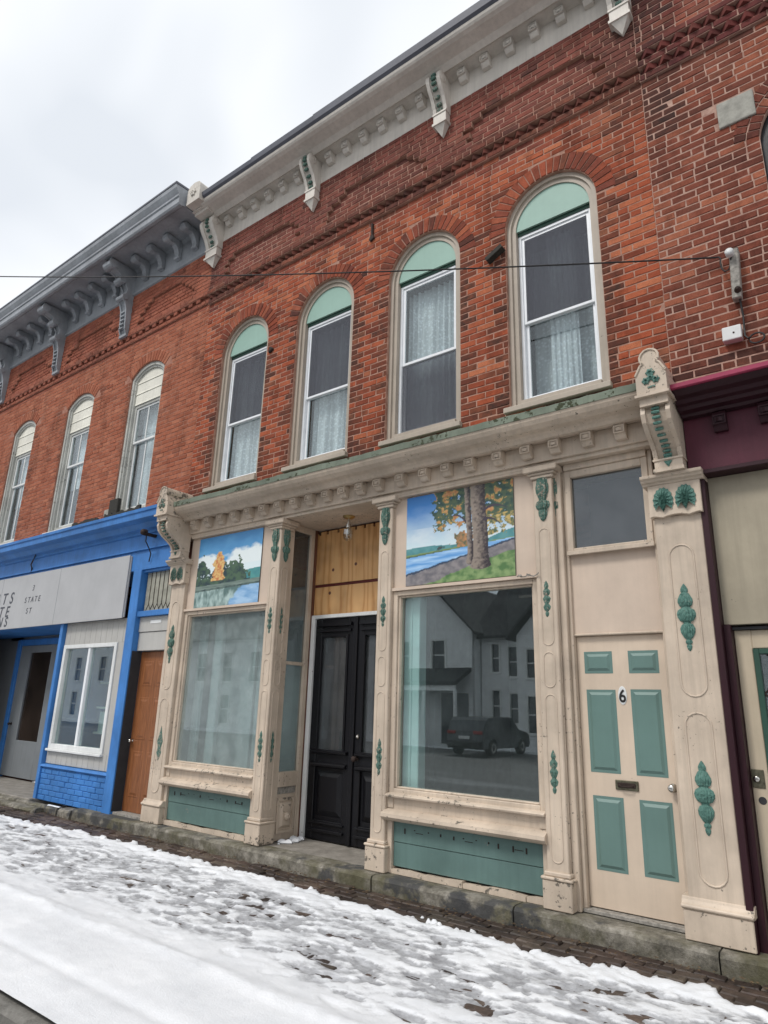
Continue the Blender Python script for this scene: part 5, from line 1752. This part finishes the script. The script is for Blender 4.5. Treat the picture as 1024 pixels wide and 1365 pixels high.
m.build('lattice', m_iron, rd)
m = MB(); m.box(-0.985 + 0.008, -0.895, 0.156, 0.165, 1.03, 1.155); lk = m.build('lock_plate', m_brassdull, rd, bev=0.003)
m = MB(); m.lathe([(0.022, 0.0), (0.024, -0.008), (0.015, -0.014), (0.003, -0.014)], (-0.945, 0.156, 1.09), 'y', 14); m.build('lock_cylinder', m_steel, rd, smooth=True)
m = MB(); m.lathe([(0.027, 0.0), (0.027, -0.001), (0.004, -0.001)], (-0.925, 0.1645, 0.945), 'y', 16); m.build('knob_hole', m_dark, rd)
m = MB(); m.box(0.02, RX1, 0.12, 0.22, 0.55, 3.404); m.box(0.02, RX1, 0.10, 0.22, 0.0, 0.55); m.build('shop_panel', m_olive, RB)
m = MB(); m.box(0.5, 3.0, 0.10, 0.119, 0.8, 2.6); m.build('shop_pane', m_glass_dusty, RB)

# service cable across the fronts, its wall insulator and the small box
IB = thing('cable_bracket', 'weathered grey wooden cable bracket bolted to the red brick', 'bracket', (-0.61, -0.05, 4.87))
m = MB(); m.M = Matrix.Translation((-0.605, -0.04, 5.10)) @ Matrix.Rotation(R(3), 4, 'Y')
m.prism([(-0.034, -0.235), (0.034, -0.235), (0.036, 0.235), (-0.036, 0.24)], 'y', -0.05, 0.036); m.build('backboard', m_oldwood, IB, bev=0.006)
m = MB(); m.lathe([(0.02, 0), (0.035, -0.02), (0.025, -0.04), (0.035, -0.06), (0.012, -0.07)], (-0.62, -0.088, 5.28), 'y', 12); m.build('insulator', m_junction, IB, smooth=True)
m = MB(); m.lathe([(0.03, 0), (0.022, -0.03), (0.012, -0.045)], (-0.60, -0.088, 4.93), 'y', 8); m.build('bolt', m_iron, IB)
m = MB(); m.box(-0.66, -0.56, -0.07, -0.02, 5.335, 5.35); m.build('top_strap', m_iron, IB)
JB = thing('junction_box', 'small white junction box on the brick above the maroon cornice', 'junction box', (-0.69, -0.03, 4.5))
m = MB(); m.M = Matrix.Translation((-0.69, -0.03, 4.565)) @ Matrix.Rotation(R(2), 4, 'Y'); m.box(-0.072, 0.072, -0.05, 0.028, -0.062, 0.062); m.build('box', m_junction, JB, bev=0.008, seg=2)
m = MB(); m.lathe([(0.008, 0), (0.008, -0.003), (0.001, -0.003)], (-0.675, -0.080, 4.56), 'y', 8); m.build('screw', m_iron, JB)
m = MB()
pts = [(-0.60, -0.05, 4.87), (-0.595, -0.03, 4.72), (-0.60, -0.03, 4.60), (-0.60, -0.045, 4.52), (-0.58, -0.05, 4.49)]
for k in range(13):
    a = math.pi * 1.0 + k * 0.5
    pts.append((-0.52 + 0.055 * math.cos(a) , -0.045, 4.475 + 0.045 * math.sin(-a)))
m.tube(pts, 0.008, 6); tag(m.build('drop_cable', m_rubber), 'thin dark cable dropping from the wooden bracket to the white box', 'cable')
m = MB()
A = Vector((-0.735, -0.06, 5.325))
B = Vector((-10.716, -2.742, 7.715))
n = 40
pts = []
for k in range(n + 1):
    t_ = k / n
    p = A.lerp(B, t_)
    p.z -= 0.10 * 4 * t_ * (1 - t_) * 0.9
    pts.append(tuple(p))
far = B + (B - A) * 1.2
pts.append(tuple(far))
loop = [(-0.615, -0.1, 5.27), (-0.625, -0.075, 5.21), (-0.65, -0.06, 5.165), (-0.68, -0.055, 5.165), (-0.70, -0.055, 5.20), (-0.705, -0.055, 5.26), (-0.70, -0.055, 5.305), (-0.715, -0.055, 5.325)]
m.tube(loop + pts, 0.0075, 6)
tag(m.build('service_wire', m_rubber), 'black service wire strung along the fronts from the wooden bracket', 'wire')
# ================================================================== steps, sidewalk, snow, street
rnd = random.Random(44)
def slab(parent, x0, x1, y0, y1, z0, z1, mat, name, rough=0.006, step=0.09):
    """stone block with an uneven arris"""
    m = MB()
    n = max(3, int((x1 - x0) / step))
    rows = [(y0, z0), (y0 - 0.004, z1 - 0.03), (y0 + 0.012, z1 - 0.004), (y0 + 0.05, z1), (y1, z1), (y1, z0)]
    v = []
    for k in range(n + 1):
        x = x0 + (x1 - x0) * k / n
        for (y, z) in rows:
            j = rough if z > z0 else 0
            q = mnoise.noise(Vector((x * 5, y * 5, z * 7))) * 2 * j
            v.append((x, y + q + rnd.uniform(-j, j) * 0.5, z + (q * 0.5 if y < y1 - 0.01 and z > z0 else 0)))
    c = len(rows)
    f = []
    for k in range(n):
        for i in range(c):
            f.append((k * c + i, k * c + (i + 1) % c, (k + 1) * c + (i + 1) % c, (k + 1) * c + i))
    f.append(tuple(range(c))); f.append(tuple(n * c + i for i in range(c))[::-1])
    m.add(v, f)
    return m.build(name, mat, parent)


for a, b, y0 in ((-9.66, -7.70, -0.13), (-7.69, -6.02, -0.14), (-6.01, -4.235, -0.155), (-4.225, -2.78, -0.145), (-2.77, -1.26, -0.135)):
    slab(CB if a > -9 else LB, a, b, y0, 0.10, -0.15, 0.0 - 0.003, m_step, 'stone_step')
slab(RB, -1.25, 3.4, -0.13, 0.12, -0.15, -0.006, m_step, 'stone_step')
slab(LB, -15.75, -10.05, -0.16, -0.09, -0.15, -0.03, m_step, 'stone_step', 0.016)
slab(LB, -13.2, -10.4, -0.30, -0.165, -0.15, -0.07, m_step, 'stone_step', 0.018)
slab(LB, -9.98, -9.67, -0.17, 0.02, -0.15, -0.03, m_step, 'stone_step', 0.014)
m = MB(); m.box(-5.965, -4.405, 0.11, 0.9, -0.1, -0.004); m.build('entry_floor', m_conc, CB)
m = MB()
for k in range(2): m.lathe([(0.035, -0.17), (0.035, 0.17)], (-10.22 + 0.02 * k, -0.10, -0.055 - 0.075 * k), 'x', 10)
tag(m.build('drain_pipe', m_vinyl), 'white drain pipe ends in the gap of the stone step below the blue brick', 'pipe')

# crumbled snow and plaster in the entry corner
m = MB()
for k in range(26):
    x, y = -5.90 + rnd.gauss(0.02, 0.05), rnd.uniform(0.22, 0.72)
    s = rnd.uniform(0.015, 0.05)
    m.lathe([(s * 0.6, 0), (s, s * 0.3), (s * 0.7, s * 0.75), (s * 0.15, s * 0.95)], (max(x, -5.93), y, -0.006), 'z', 7, ribs=3, rd=0.25)

t = NT('snow')
t.set('Roughness', 0.6); t.set('Specular IOR Level', 0.25)
a = t.n.new('ShaderNodeAttribute'); a.attribute_name = 'bk'
sp = t.n.new('ShaderNodeSeparateColor'); t.l.new(a.outputs['Color'], sp.inputs['Color'])
slush = t.ramp(t.noise(9, 6, 0.7, t.scaled((0.8, 1.3, 1))), [(0.3, (0.20, 0.20, 0.21)), (0.5, (0.36, 0.365, 0.38)), (0.75, (0.58, 0.59, 0.62))])
clean = t.ramp(t.noise(3, 5, 0.6), [(0.3, (0.65, 0.665, 0.69)), (0.7, (0.78, 0.79, 0.81))])
wv = t.math('ADD', sp.outputs['Red'], t.math('MULTIPLY', t.math('SUBTRACT', t.noise(30, 5, 0.75, t.scaled((0.7, 1.2, 1))), 0.5), 0.75))
t.color(t.mix(t.ramp(wv, [(0.28, 0.0), (0.62, 1.0)]), slush, clean))
t.bump(t.noise(55, 6, 0.75), 0.5, 0.012)
m_snow = t.mat
sp_ = m.build('snow_lump', m_snow, None, attr=[0.7, 0, 0, 1] * len(m.v))
tag(sp_, 'crumbled white snow and plaster heaped in the corner beside the black doors', 'snow')

t = NT('wet_paver')
t.set('Roughness', 0.55)
oi = t.n.new('ShaderNodeObjectInfo')
isl = t.n.new('ShaderNodeNewGeometry')
rn = t.math('FRACT', t.math('ADD', oi.outputs['Random'], isl.outputs['Random Per Island']))
c = t.ramp(rn, [(0.0, (0.048, 0.030, 0.024)), (0.5, (0.088, 0.056, 0.043)), (1.0, (0.125, 0.095, 0.072))])
c = t.mix(1.0, c, t.ramp(t.noise(26, 5, 0.7), [(0.3, 0.55), (0.7, 1.3)]), 'MULTIPLY')
wet = t.ramp(t.noise(1.8, 4, 0.6), [(0.42, 0.45), (0.6, 1.0)])
t.color(t.mix(1.0, c, wet, 'MULTIPLY'))
t.bump(t.noise(50, 6, 0.7), 0.6, 0.008)
m_paver = t.mat
m_bed = plain('sandy_bed', (0.075, 0.058, 0.042), 0.95, var=0.5, scale=20, bump=0.6)

m = MB(); m.box(-40, 12, -3.30, -0.05, -0.6, -0.147)
walk = m.build('sidewalk', m_bed, None); tag(walk, 'brick-paved sidewalk running along the shopfronts', kind='structure')
del walk['label']
rest = MB()
cnt = 0
pv = None
row = 0
y = -0.165
while y > -2.3:
    x = -12.0 + (0.1 if row % 2 else 0)
    while x < 1.2:
        dy = rnd.uniform(-0.004, 0.004)
        v = [(x, y - 0.094 + dy, -0.155), (x + 0.192, y - 0.094 + dy, -0.155), (x + 0.192, y + dy, -0.155), (x, y + dy, -0.155)]
        h = -0.128 + rnd.uniform(-0.006, 0.005) + 0.012 * mnoise.noise(Vector((x * 2, y * 3, 0)))
        ins = 0.007
        tx = rnd.uniform(-0.006, 0.006)
        rg = [(p[0], p[1], h - 0.008) for p in v]
        tp = [(x + ins, y - 0.094 + ins + dy, h - tx), (x + 0.192 - ins, y - 0.094 + ins + dy, h + tx), (x + 0.192 - ins, y - ins + dy, h + tx), (x + ins, y - ins + dy, h - tx)]
        fs = [(8, 9, 10, 11)] + [(4 + k, 4 + (k + 1) % 4, 8 + (k + 1) % 4, 8 + k) for k in range(4)] + [(k, (k + 1) % 4, 4 + (k + 1) % 4, 4 + k) for k in range(4)]
        if y > -0.72 and x > -7.6 and x < -0.6 and cnt < 300:
            q = MB(); q.add(v + rg + tp, fs); q.build('paver_brick', m_paver, walk, norm=False); cnt += 1
        else: rest.add(v + rg + tp, fs)
        x += 0.20
    y -= 0.102; row += 1
rs = rest.build('paver_field', m_paver, walk, norm=False); rs['kind'] = 'stuff'
# leaf litter and grit along the foot of the step
m = MB()
for k in range(900):
    x = rnd.uniform(-11.5, 0.6); y = -0.17 - abs(rnd.gauss(0.0, 0.13))
    s = rnd.uniform(0.006, 0.022); a = rnd.uniform(0, 6.28)
    z = -0.117 + rnd.uniform(0, 0.012)
    c_, s_ = math.cos(a) * s, math.sin(a) * s
    m.add([(x - c_, y - s_, z), (x + s_ * 0.5, y - c_ * 0.5, z + s * 0.25), (x + c_, y + s_, z + 0.002), (x - s_ * 0.5, y + c_ * 0.5, z + s * 0.1)], [(0, 1, 2, 3)])
tag(m.build('leaf_litter', plain('dry_leaf', (0.13, 0.085, 0.045), 0.9, var=0.7, scale=40)), 'scraps of dead leaf and grit along the foot of the stone step', kind='stuff')

# snow: a displaced sheet; where it is thinner than nothing the pavers show through
def snow_t(x, y):
    n1 = mnoise.fractal(Vector((x * 1.7, y * 4.4, 0.0)), 0.8, 2.1, 4)
    n2 = mnoise.fractal(Vector((x * 5.2, y * 11.0, 4.0)), 0.8, 2.1, 4)
    n3 = mnoise.noise(Vector((x * 0.55, y * 0.9, 9.0)))
    edge = -0.565 + 0.07 * mnoise.noise(Vector((x * 1.1, 3.0, 0))) + 0.10 * mnoise.fractal(Vector((x * 6.0, y * 7.0, 2.0)), 0.8, 2.1, 3) - 0.04 * max(0, min(1, (x + 4.6)))
    if x < -7.5: edge -= 0.17 * min(1, (-7.5 - x) / 3)
    d = edge - y                      # distance inside the snow
    band = max(0.0, min(1.0, (y + 2.35 + 0.12 * n3) / 0.35)) * max(0.0, min(1.0, d / 0.25))
    th = 0.030 + 0.010 * n3
    n4 = mnoise.fractal(Vector((x * 16.0, y * 20.0, 7.0)), 0.8, 2.1, 2)
    tread = 0.004 + 0.012 * n1 + 0.008 * n2 + 0.004 * n4
    t_ = th * (1 - band) + (0.012 + tread) * band
    if band < 1: t_ += (1 - band) * (0.010 * n3 + 0.0035 * n1 + 0.002 * n2)
    ridge = math.exp(-((y + 2.42 + 0.05 * n3) / 0.07) ** 2)
    t_ += ridge * (0.020 + 0.008 * n2)
    groove = math.exp(-((y + 3.02 + 0.04 * n3) / 0.05) ** 2)
    t_ -= groove * 0.012
    # hard ragged rim against the bare strip
    rim = max(-1.0, min(1.0, d / 0.035))
    if rim < 1: t_ = t_ * max(0, rim) - 0.03 * (1 - rim)
    elif d < 0.3: t_ += 0.012 * (1 - d / 0.3) - 0.06 * max(0, -n2 - 0.05) * (1 - d / 0.3)
    return t_, band


rp = random.Random(77)
prints = []
for k in range(620):
    x = -11.5 + 11.8 * rp.random() ** 0.85
    y = rp.triangular(-2.35, -0.62, -1.2)
    a = rp.choice((0, math.pi)) + rp.gauss(0.0, 0.35)
    prints.append((x, y, math.cos(a), math.sin(a), rp.uniform(0.115, 0.15), rp.uniform(0.040, 0.055), rp.uniform(0.006, 0.020)))
cells = {}
for p in prints:
    for i in range(int((p[0] - 0.2) // 0.4), int((p[0] + 0.2) // 0.4) + 1):
        for j in range(int((p[1] - 0.2) // 0.4), int((p[1] + 0.2) // 0.4) + 1):
            cells.setdefault((i, j), []).append(p)


def pressed(x, y):
    s = 0.0
    for (px, py, ca, sa, l, w, dp) in cells.get((int(x // 0.4), int(y // 0.4)), ()):
        u = ((x - px) * ca + (y - py) * sa) / l
        v = (-(x - px) * sa + (y - py) * ca) / (w * (1.0 if u > 0 else 0.8))
        q = u * u + v * v
        if abs(u + 0.2) < 0.14: q += 0.25
        if q < 1.0: s += dp * min(1.0, (1 - q) * 3)
        elif q < 1.7: s -= 0.0035 * (1.7 - q) / 0.7
    return s


m = MB()
xs, xx = [], -26.0
while xx < 3.0:
    xs.append(xx); xx += 0.05 if xx < -12 else (0.026 if xx < -6 else 0.018)
ysl, yy = [], -3.40
while yy < -0.20:
    ysl.append(yy); yy += 0.019
at = []
W_ = len(xs)
for y in ysl:
    for x in xs:
        t_, band = snow_t(x, y)
        if -12 < x < 0.6 and t_ > -0.01: t_ -= max(-0.004, min(0.017, pressed(x, y))) * (0.35 + 0.65 * band)
        m.v.append((x, y, -0.123 + t_))
        w = max(0.0, min(1.0, (t_ - 0.001) / 0.028))
        w = w * band + max(w, 0.88) * (1 - band)
        at.extend((w, band, 0, 1))
for j in range(len(ysl) - 1):
    for i in range(W_ - 1):
        a = j * W_ + i
        m.f.append((a, a + 1, a + W_ + 1, a + W_)); m.m.append(0)
sn = m.build('snow_cover', m_snow, None, smooth=True, norm=False, attr=at)
tag(sn, 'trampled white snow with grey slush lying on the sidewalk', kind='stuff')

# kerb stones
x = -26.0
kb = MB()
kerb = None
t = NT('street_kerb_stone'); t.set('Roughness', 0.9)
t.color(t.ramp(t.noise(9, 6, 0.7), [(0.3, (0.10, 0.095, 0.085)), (0.7, (0.24, 0.23, 0.21))])); t.bump(t.noise(50, 6), 0.5, 0.008)
m_kerb = t.mat
m = MB(); m.box(-40, 12, -3.30, -3.26, -0.7, -0.19); kerb = m.build('kerb', m_kerb, None); kerb['kind'] = 'structure'
while x < 6:
    L = rnd.uniform(0.95, 1.3)
    slab(kerb, x, x + L - 0.012, -3.44, -3.262, -0.6, -0.13, m_kerb, 'kerb_stone', 0.005, 0.14)
    x += L
# street: wet asphalt falling away gently to the far side
t = NT('wet_asphalt'); t.set('Roughness', 0.45)
c = t.ramp(t.noise(120, 4, 0.7), [(0.3, (0.030, 0.030, 0.032)), (0.7, (0.075, 0.074, 0.073))])
sl_ = t.ramp(t.noise(0.5, 6, 0.65, t.scaled((0.25, 1.6, 1))), [(0.55, 0.0), (0.75, 0.6)])
t.color(t.mix(sl_, c, (0.33, 0.34, 0.35))); t.bump(t.noise(90, 5, 0.7), 0.5, 0.01)
m_asph = t.mat
m = MB()
m.add([(-160, -3.43, -0.36), (120, -3.43, -0.36), (120, -25.0, -0.44), (-160, -25.0, -0.44)], [(0, 1, 2, 3)])
m.add([(-160, -3.43, -0.37), (120, -3.43, -0.37), (120, -3.43, -0.6), (-160, -3.43, -0.6)], [(0, 1, 2, 3)])
st = m.build('street', m_asph, None); st['kind'] = 'structure'
m = MB(); m.add([(-300, -24.2, -0.40), (300, -24.2, -0.40), (300, -300, -0.40), (-300, -300, -0.40)], [(0, 1, 2, 3)])
m.add([(-300, -24.2, -0.40), (300, -24.2, -0.40), (300, -24.2, -0.7), (-300, -24.2, -0.7)], [(0, 1, 2, 3)])
g = m.build('ground', plain('snowy_ground', (0.74, 0.76, 0.79), 0.8, var=0.12, scale=0.6), None); g['kind'] = 'structure'
m = MB(); m.add([(-300, 9.0, -0.30), (300, 9.0, -0.30), (300, 300, -0.30), (-300, 300, -0.30)], [(0, 1, 2, 3)])
m.add([(-300, -3.25, -0.62), (300, -3.25, -0.62), (300, 9.0, -0.62), (-300, 9.0, -0.62)], [(0, 1, 2, 3)])
g = m.build('ground', bpy.data.materials['snowy_ground'], None); g['kind'] = 'structure'
# ================================================================== the far side of the street, seen in the plate glass
m_siding = paint('white_clapboard', (0.74, 0.75, 0.76), dirt=0.2)
m_shingle = plain('dark_shingle', (0.035, 0.036, 0.04), 0.95, var=0.5, scale=6)
m_winDark = plain('dark_pane', (0.03, 0.035, 0.045), 0.08, var=0.2, spec=0.7)
YB = -26.0
GZ = -0.52


def clapboard(mb, x0, x1, y, z0, z1, holes=(), st=0.14):
    z = z0
    while z < z1:
        zb = min(z + st, z1)
        iv = [(x0, x1)]
        for a, b, c_, d_ in holes:
            if c_ < (z + zb) / 2 < d_:
                nv = []
                for p, q in iv:
                    if a > p: nv.append((p, min(a, q)))
                    if b < q: nv.append((max(b, p), q))
                iv = nv
        for p, q in iv:
            if q > p: mb.add([(p, y + 0.03, z), (q, y + 0.03, z), (q, y, zb), (p, y, zb), (p, y, z), (q, y, z)], [(0, 1, 2, 3), (0, 4, 5, 1)])
        z = zb


def house(x0, x1, yb, depth, h, ridge, wins, label, gable_front=True):
    H = thing('clapboard_house', label, 'house', ((x0 + x1) / 2, yb, GZ), 'houses across the street')
    holes = [(a, b, c_, d_) for a, b, c_, d_ in wins]
    m = MB()
    clapboard(m, x0, x1, yb, GZ + 0.4, h, holes)
    m.box(x0, x1, yb - depth, yb - 0.02, GZ, h) if not holes else m.box(x0, x1, yb - depth, yb - 0.25, GZ, h)
    m.box(x0 - 0.03, x1 + 0.03, yb - 0.2, yb + 0.0, GZ - 0.1, GZ + 0.4)
    c = (x0 + x1) / 2
    if gable_front:
        m.prism([(x0, h), (x1, h), (c, ridge)], 'y', yb - depth, yb)
    H_w = m.build('wall', m_siding, H)
    m = MB()
    if gable_front:
        for s in (-1, 1):
            e = c + s * ((x1 - x0) / 2 + 0.4)
            m.prism([(c, ridge + 0.05), (e, h - 0.25), (e, h - 0.1), (c, ridge + 0.25)], 'y', yb - depth - 0.3, yb + 0.45)
    else:
        ym = yb - depth / 2
        for s in (-1, 1):
            e = ym + s * (depth / 2 + 0.45)
            m.prism([(ym, ridge), (e, h - 0.15), (e, h), (ym, ridge + 0.18)], 'x', x0 - 0.4, x1 + 0.4)
        m.prism([(yb, h), (yb - depth, h), (ym, ridge)], 'x', x0 + 0.02, x1 - 0.02)
    m.build('roof', m_shingle, H)
    for a, b, c_, d_ in wins:
        m = MB(); m.frame(a - 0.1, b + 0.1, c_ - 0.1, d_ + 0.1, yb - 0.24, yb + 0.06, 0.11)
        w = m.build('window', m_whitetrim, H)
        m = MB(); m.box(a, b, yb - 0.1, yb - 0.08, c_, d_); m.build('pane', m_winDark, w)
        m = MB(); m.box(a, b, yb - 0.08, yb - 0.03, (c_ + d_) / 2 - 0.03, (c_ + d_) / 2 + 0.03); m.build('meeting_rail', m_whitetrim, w)
    return H


W1 = house(-24.6, -18.26, YB, 9, 5.6, 8.9, [(-20.85, -20.0, 3.55, 5.15), (-23.3, -22.4, 3.55, 5.15)], 'white clapboard house wing with a front gable and a porch across the street')
m = MB(); m.prism([(YB, 3.45), (YB + 1.7, 2.66), (YB + 1.7, 2.86), (YB, 3.65)], 'x', -24.4, -18.3); m.build('porch_roof', m_shingle, W1)
m = MB(); m.box(-24.3, -18.4, YB + 1.5, YB + 1.62, 2.38, 2.66); m.build('porch_beam', m_siding, W1)
for x in (-24.3, -22.3, -20.42, -18.5):
    m = MB(); m.box(x, x + 0.15, YB + 1.48, YB + 1.63, GZ, 2.38); m.build('porch_post', m_siding, W1)
m = MB(); m.box(-20.2, -18.5, YB + 0.035, YB + 0.06, -0.3, 2.3); m.build('dark_porch_opening', m_winDark, W1)  # dark sheet put in for the shade inside the open porch
m = MB(); m.box(-24.3, -20.45, YB + 1.5, YB + 1.56, GZ, 0.55); m.build('porch_skirt', m_siding, W1)
W2 = house(-18.2, -15.7, YB - 0.9, 8, 5.35, 9.2, [(-17.55, -17.1, 3.45, 4.95), (-17.55, -17.1, 0.9, 2.5), (-16.55, -16.0, 3.2, 4.75), (-16.5, -16.0, 0.8, 2.35)], 'narrow link of the white clapboard house under a dark roof slope', False)
W3 = house(-15.64, -9.4, YB, 9, 5.24, 8.7, [(-15.1, -14.55, 3.1, 4.55), (-15.1, -14.55, 0.4, 2.2), (-12.9, -12.1, 3.1, 4.6), (-12.9, -12.1, 0.4, 2.1)], 'white clapboard house wing with a front gable nearest the dark car')
W6 = house(-33.5, -26.2, YB - 0.4, 9, 6.0, 9.4, [(-32.4, -31.5, 3.0, 4.8), (-30.3, -29.4, 3.0, 4.8), (-28.0, -27.1, 3.0, 4.8), (-30.3, -29.4, 0.2, 2.0)], 'pale clapboard house with a front gable to the left of the porch house')
W4 = house(-45, -35, YB - 1.0, 10, 6.0, 9.0, [(-43, -42, 2.9, 5.0), (-40, -39, 2.9, 5.0), (-37, -36, 2.9, 5.0), (-40, -39, 0.0, 2.0)], 'long pale house farther down the opposite side of the street', False)
W5 = house(-72, -48, YB - 0.5, 10, 6.8, 10.0, [(-64, -63, 2.9, 5.0), (-60, -59, 2.9, 5.0), (-56, -55, 2.9, 5.0), (-52, -51, 2.9, 5.0), (-60, -59, 0.0, 2.0), (-52, -51, 0.0, 2.0)], 'wide pale house at the far end of the opposite row', False)
W7 = house(-7.5, 4.0, YB - 0.5, 10, 6.2, 9.6, [(-6.5, -5.6, 2.9, 4.9), (-3.5, -2.6, 2.9, 4.9), (-0.5, 0.4, 2.9, 4.9), (-3.5, -2.6, 0.0, 2.0)], 'long white clapboard house directly across from the cream shopfront', False)
# utility pole
UP = thing('utility_pole', 'wooden utility pole with a crossarm across the street', 'utility pole', (-13.9, -25.0, GZ))
m = MB(); m.lathe([(0.16, 0), (0.11, 9.0)], (-13.9, -25.0, GZ), 'z', 10); m.build('pole', m_oldwood, UP)
m = MB(); m.box(-14.9, -12.9, -25.08, -24.9, 7.0, 7.12); m.build('crossarm', m_oldwood, UP)

# parked dark SUV
m_car = plain('dark_car_paint', (0.06, 0.064, 0.07), 0.18, metal=0.5, var=0.05, bump=0.0)
m_tyre = plain('tyre_rubber', (0.015, 0.015, 0.016), 0.85)
m_tail = plain('red_tail_lens', (0.3, 0.01, 0.01), 0.2)
CX, CY, CZ = -15.27, -22.3, -0.42
CAR = thing('parked_car', 'dark grey sport utility car parked nose-in across the street', 'car', (CX, CY, CZ))
MC = Matrix.Translation((CX, CY, CZ)) @ Matrix.Rotation(R(-90), 4, 'Z')
def CM():
    q = MB(); q.M = MC
    return q
L = 2.25
side = [(-L, 0.35), (-L - 0.05, 0.62), (-L + 0.02, 0.98), (-L + 0.30, 1.46), (-L + 0.50, 1.58), (0.2, 1.62), (0.55, 1.56), (1.15, 1.08), (2.0, 0.95), (L, 0.78), (L + 0.03, 0.40), (L - 0.1, 0.28)]
def arch(cx_): return [(cx_ + 0.40 * math.cos(math.pi - math.pi * k / 8), 0.30 + 0.40 * math.sin(math.pi * k / 8)) for k in range(9)]
low = [(L - 0.1, 0.28)] + [(x, z) for x, z in reversed(arch(1.38))] + [(x, z) for x, z in reversed(arch(-1.38))] + [(-L, 0.30)]
m = CM(); m.prism(side[:-1] + low, 'y', -0.90, 0.90)
m.build('body', m_car, CAR, bev=0.05, seg=2)
for s_ in (-1, 1):
    m = CM(); m.prism([(-1.80, 1.05), (-1.62, 1.44), (-0.55, 1.50), (-0.55, 1.05)], 'y', s_ * 0.89, s_ * 0.912); m.build('side_glass', m_winDark, CAR)
    m = CM(); m.prism([(-0.48, 1.05), (-0.48, 1.50), (0.42, 1.48), (1.02, 1.08)], 'y', s_ * 0.89, s_ * 0.912); m.build('side_glass', m_winDark, CAR)
m = CM(); m.prism([(-L + 0.02, 1.02), (-L + 0.26, 1.42), (-L + 0.30, 1.42), (-L + 0.06, 1.02)], 'y', -0.68, 0.68); m.build('rear_glass', m_winDark, CAR)
m = CM(); m.box(-L - 0.09, -L + 0.1, -0.8, 0.8, 0.36, 0.6); m.build('rear_bumper', plain('dull_black_plastic', (0.02, 0.02, 0.021), 0.6), CAR, bev=0.03)
m = CM(); m.box(-L - 0.065, -L, -0.26, 0.26, 0.70, 0.82); m.build('number_plate', m_whitetrim, CAR, bev=0.005)
for x in (-1.38, 1.38):
    for s_ in (-1, 1):
        m = CM(); m.lathe([(0.22, -0.11), (0.34, -0.11), (0.345, -0.08), (0.345, 0.08), (0.34, 0.11), (0.22, 0.11)], (x, s_ * 0.82, 0.345), 'y', 22); w = m.build('wheel', m_tyre, CAR)
        m = CM(); m.lathe([(0.21, 0.0), (0.20, s_ * 0.05), (0.05, s_ * 0.03)], (x, s_ * 0.89, 0.345), 'y', 14, ribs=7, rd=0.06); m.build('rim', m_steel, w)
for s_ in (-1, 1):
    m = CM(); m.box(-L - 0.06, -L + 0.10, s_ * 0.86, s_ * 0.45, 0.90, 1.03); m.build('tail_lamp', m_tail, CAR, bev=0.01)
    m = CM(); m.box(L - 0.2, L + 0.02, s_ * 0.86, s_ * 0.5, 0.70, 0.82); m.build('headlight', m_glass_dusty, CAR, bev=0.01)
